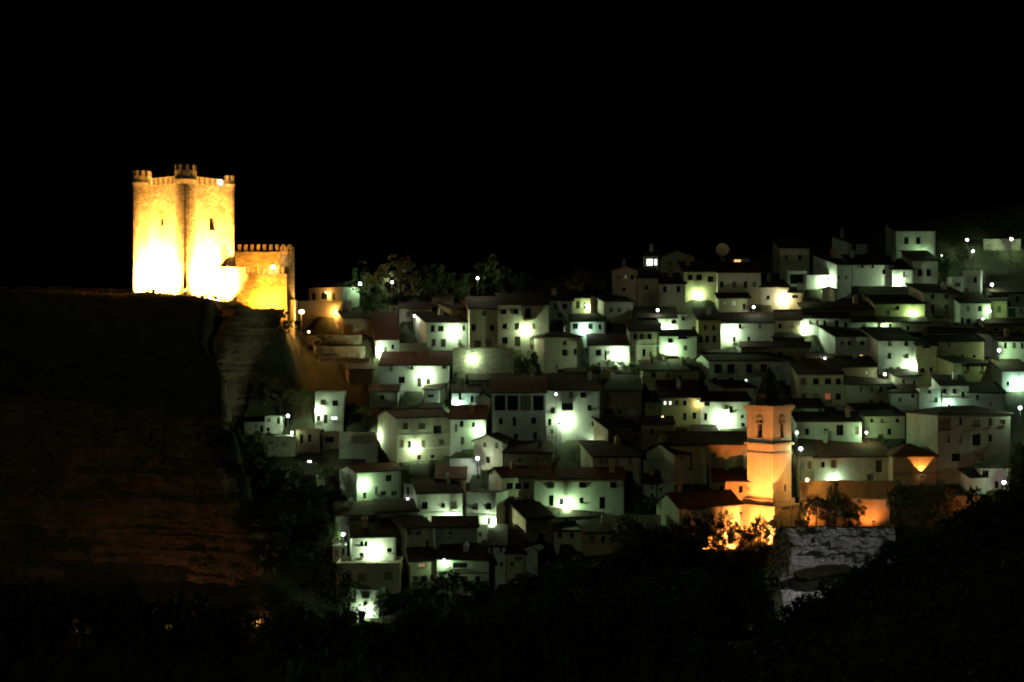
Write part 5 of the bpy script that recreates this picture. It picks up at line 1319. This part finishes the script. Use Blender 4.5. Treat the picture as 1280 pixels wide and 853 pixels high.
for (px, py, hh, ww, k, D) in ((300, 640, 88, 60, 'round1', 236), (330, 650, 80, 56, 'round3', 238), (365, 650, 66, 50, 'round2', 240), (395, 660, 56, 40, 'round1', 243), (345, 690, 70, 60, 'round3', 234), (385, 700, 66, 50, 'round1', 236), (318, 600, 62, 40, 'tall1', 242), (292, 690, 78, 46, 'round3', 231), (312, 720, 80, 50, 'round1', 230), (340, 745, 76, 54, 'round2', 228), (276, 640, 70, 40, 'round1', 233), (368, 755, 70, 50, 'round3', 227)):
    tree(px, py, hh, ww, k, 'black tree filling the cleft beside the lowest houses', 'trees in the cliff cleft', D)
for i in range(15):
    px = -15 + i * 28 + r2.uniform(-8, 8)
    tree(px, 860, r2.uniform(90, 135), r2.uniform(50, 80), r2.choice(['round1', 'round2', 'round3']), 'black tree below the gorge cliff', 'trees below the gorge cliff', r2.uniform(208, 218))
# near slope: bushes in the dark
for i in range(34):
    px = 950 + i * 10.5 + r2.uniform(-6, 6)
    line = np.interp(px, [940, 1000, 1060, 1130, 1200, 1280, 1330], [806, 752, 716, 676, 642, 600, 560])
    D = r2.uniform(44, 58)
    x = (px - 640) * K * D
    g = gz(x, D); zt = CZ + (HY - (line + r2.uniform(-6, 14))) * K * D
    hh = max(1.1, zt - g)
    cr, tr, bush = tree_kind(r2.choice(['bush1', 'bush2', 'round3']))
    root = thing('bush', (x, D, g), r2.uniform(0, 6), 'black bush on the near slope', 'bush', 'bushes on the near slope')
    ww = r2.uniform(2.0, 3.4)
    o = link('crown', cr, root, (0, 0, hh * 0.5)); o.scale = (ww / 2, ww / 2, hh * 0.52)
    t = link('trunk', tr, root, (0, 0, hh * 0.5)); t.scale = (ww / 2, ww / 2, (hh * 0.5 + 0.3) / 1.9)

# one twinkling lamp down by the river, and added unseen ones, that light the gorge cliff and the church rock
def valley_lamp(px, py, D, col, w, lb, rise=5.0, ang=100, turn=0.0):
    b = P(px, py, D); g = gz(b.x, b.y)
    hh = max(3.0, b.z - g)
    r = thing('street_lamp', (b.x, b.y, g - 0.2), turn, lb, 'lamp', 'street lamps down in the valley')
    po = link('post', LM['post'], r); po.scale = (1.2, 1.2, hh / 3.68)
    MB().box(-0.12, 0.12, -0.1, 0.75, -0.05, 0.08).build('lamp_head', M_METAL, r, (0, 0, hh))
    MB().box(-0.1, 0.1, 0.25, 0.7, -0.1, -0.052).build('lamp_glass', G_ORANGE if col[2] < 0.3 else G_LAMP, r, (0, 0, hh))
    spot(r, (0, 0.85, 0.1 + hh), (0, 10, hh + rise), col, w, ang, 0.8, 0.2)
for (px, py, D, w, lb) in ((205, 792, 216, 800, 'orange street lamp twinkling through the trees below the gorge cliff'), (320, 792, 216, 1100, 'added orange lamp hidden by trees to light the gorge cliff'), (95, 800, 215, 350, 'added unseen orange lamp deep in the trees to widen the cliff light')):  # the outer two are unseen, added to spread orange light over the cliff
    valley_lamp(px, py, D, (1, 0.48, 0.20), w, lb, 6.0, 140)
valley_lamp(985, 792, 214, (1.0, 0.98, 0.95), 5200, 'added unseen white lamp behind the near slope lighting the pale rock', 3.0, 130, R(-42))  # unseen lamp added to bring out the pale rock

# scrub that covers the open ground
def scrub():
    r = np.random.RandomState(11); pts = []
    n = 5200
    X = r.uniform(-90, 125, n); Y = r.uniform(200, 322, n)
    ok = np.ones(n, bool)
    for h in HOUSES:
        dx = X - h['X']; dy = Y - h['Y']; u = dx * h['c'] + dy * h['s']; v = -dx * h['s'] + dy * h['c']
        ok &= ~((u > -0.6) & (u < h['w'] + 0.6) & (v > -1.8) & (v < h['dep'] + 0.6))
    ok &= ~((np.abs(X + 60) < 13) & (Y > 258) & (Y < 284)) & ~((np.abs(X - 44) < 7) & (Y > 237) & (Y < 248))
    V = []; 
    for x, y in zip(X[ok], Y[ok]):
        z = gz(x, y); s = r.uniform(0.25, 0.8)
        for q in range(7):
            c = np.array([x, y, z + 0.25 * s]) + r.normal(size=3) * [s * 0.5, s * 0.5, s * 0.35]
            a = r.normal(size=3); a /= np.linalg.norm(a); b = np.cross(a, r.normal(size=3)); b /= np.linalg.norm(b)
            k = r.uniform(0.12, 0.3)
            V += [c - a * k, c - b * k * 0.5, c + a * k, c + b * k * 0.5]
    for _ in range(7000):
        y = r.uniform(8, 75); x = r.uniform(-0.1, 0.48) * y; z = gz(x, y); s = r.uniform(0.2, 0.6)
        for q in range(5):
            c = np.array([x, y, z + 0.2 * s]) + r.normal(size=3) * [s * 0.6, s * 0.6, s * 0.5]
            a = r.normal(size=3); a /= np.linalg.norm(a); b = np.cross(a, r.normal(size=3)); b /= np.linalg.norm(b)
            k = r.uniform(0.06, 0.2)
            V += [c - a * k, c - b * k * 0.5, c + a * k, c + b * k * 0.5]
    V = np.array(V); n = len(V) // 4
    me = bpy.data.meshes.new('scrub')
    me.vertices.add(4 * n); me.vertices.foreach_set('co', V.ravel())
    me.loops.add(4 * n); me.loops.foreach_set('vertex_index', np.arange(4 * n, dtype=np.int32))
    me.polygons.add(n); me.polygons.foreach_set('loop_start', np.arange(0, 4 * n, 4, dtype=np.int32))
    me.update(calc_edges=True); me.materials.append(M_LEAF2)
    tag(link('scrub', me), 'low dry scrub growing over the open hillside', 'scrub', kind='stuff')
scrub()
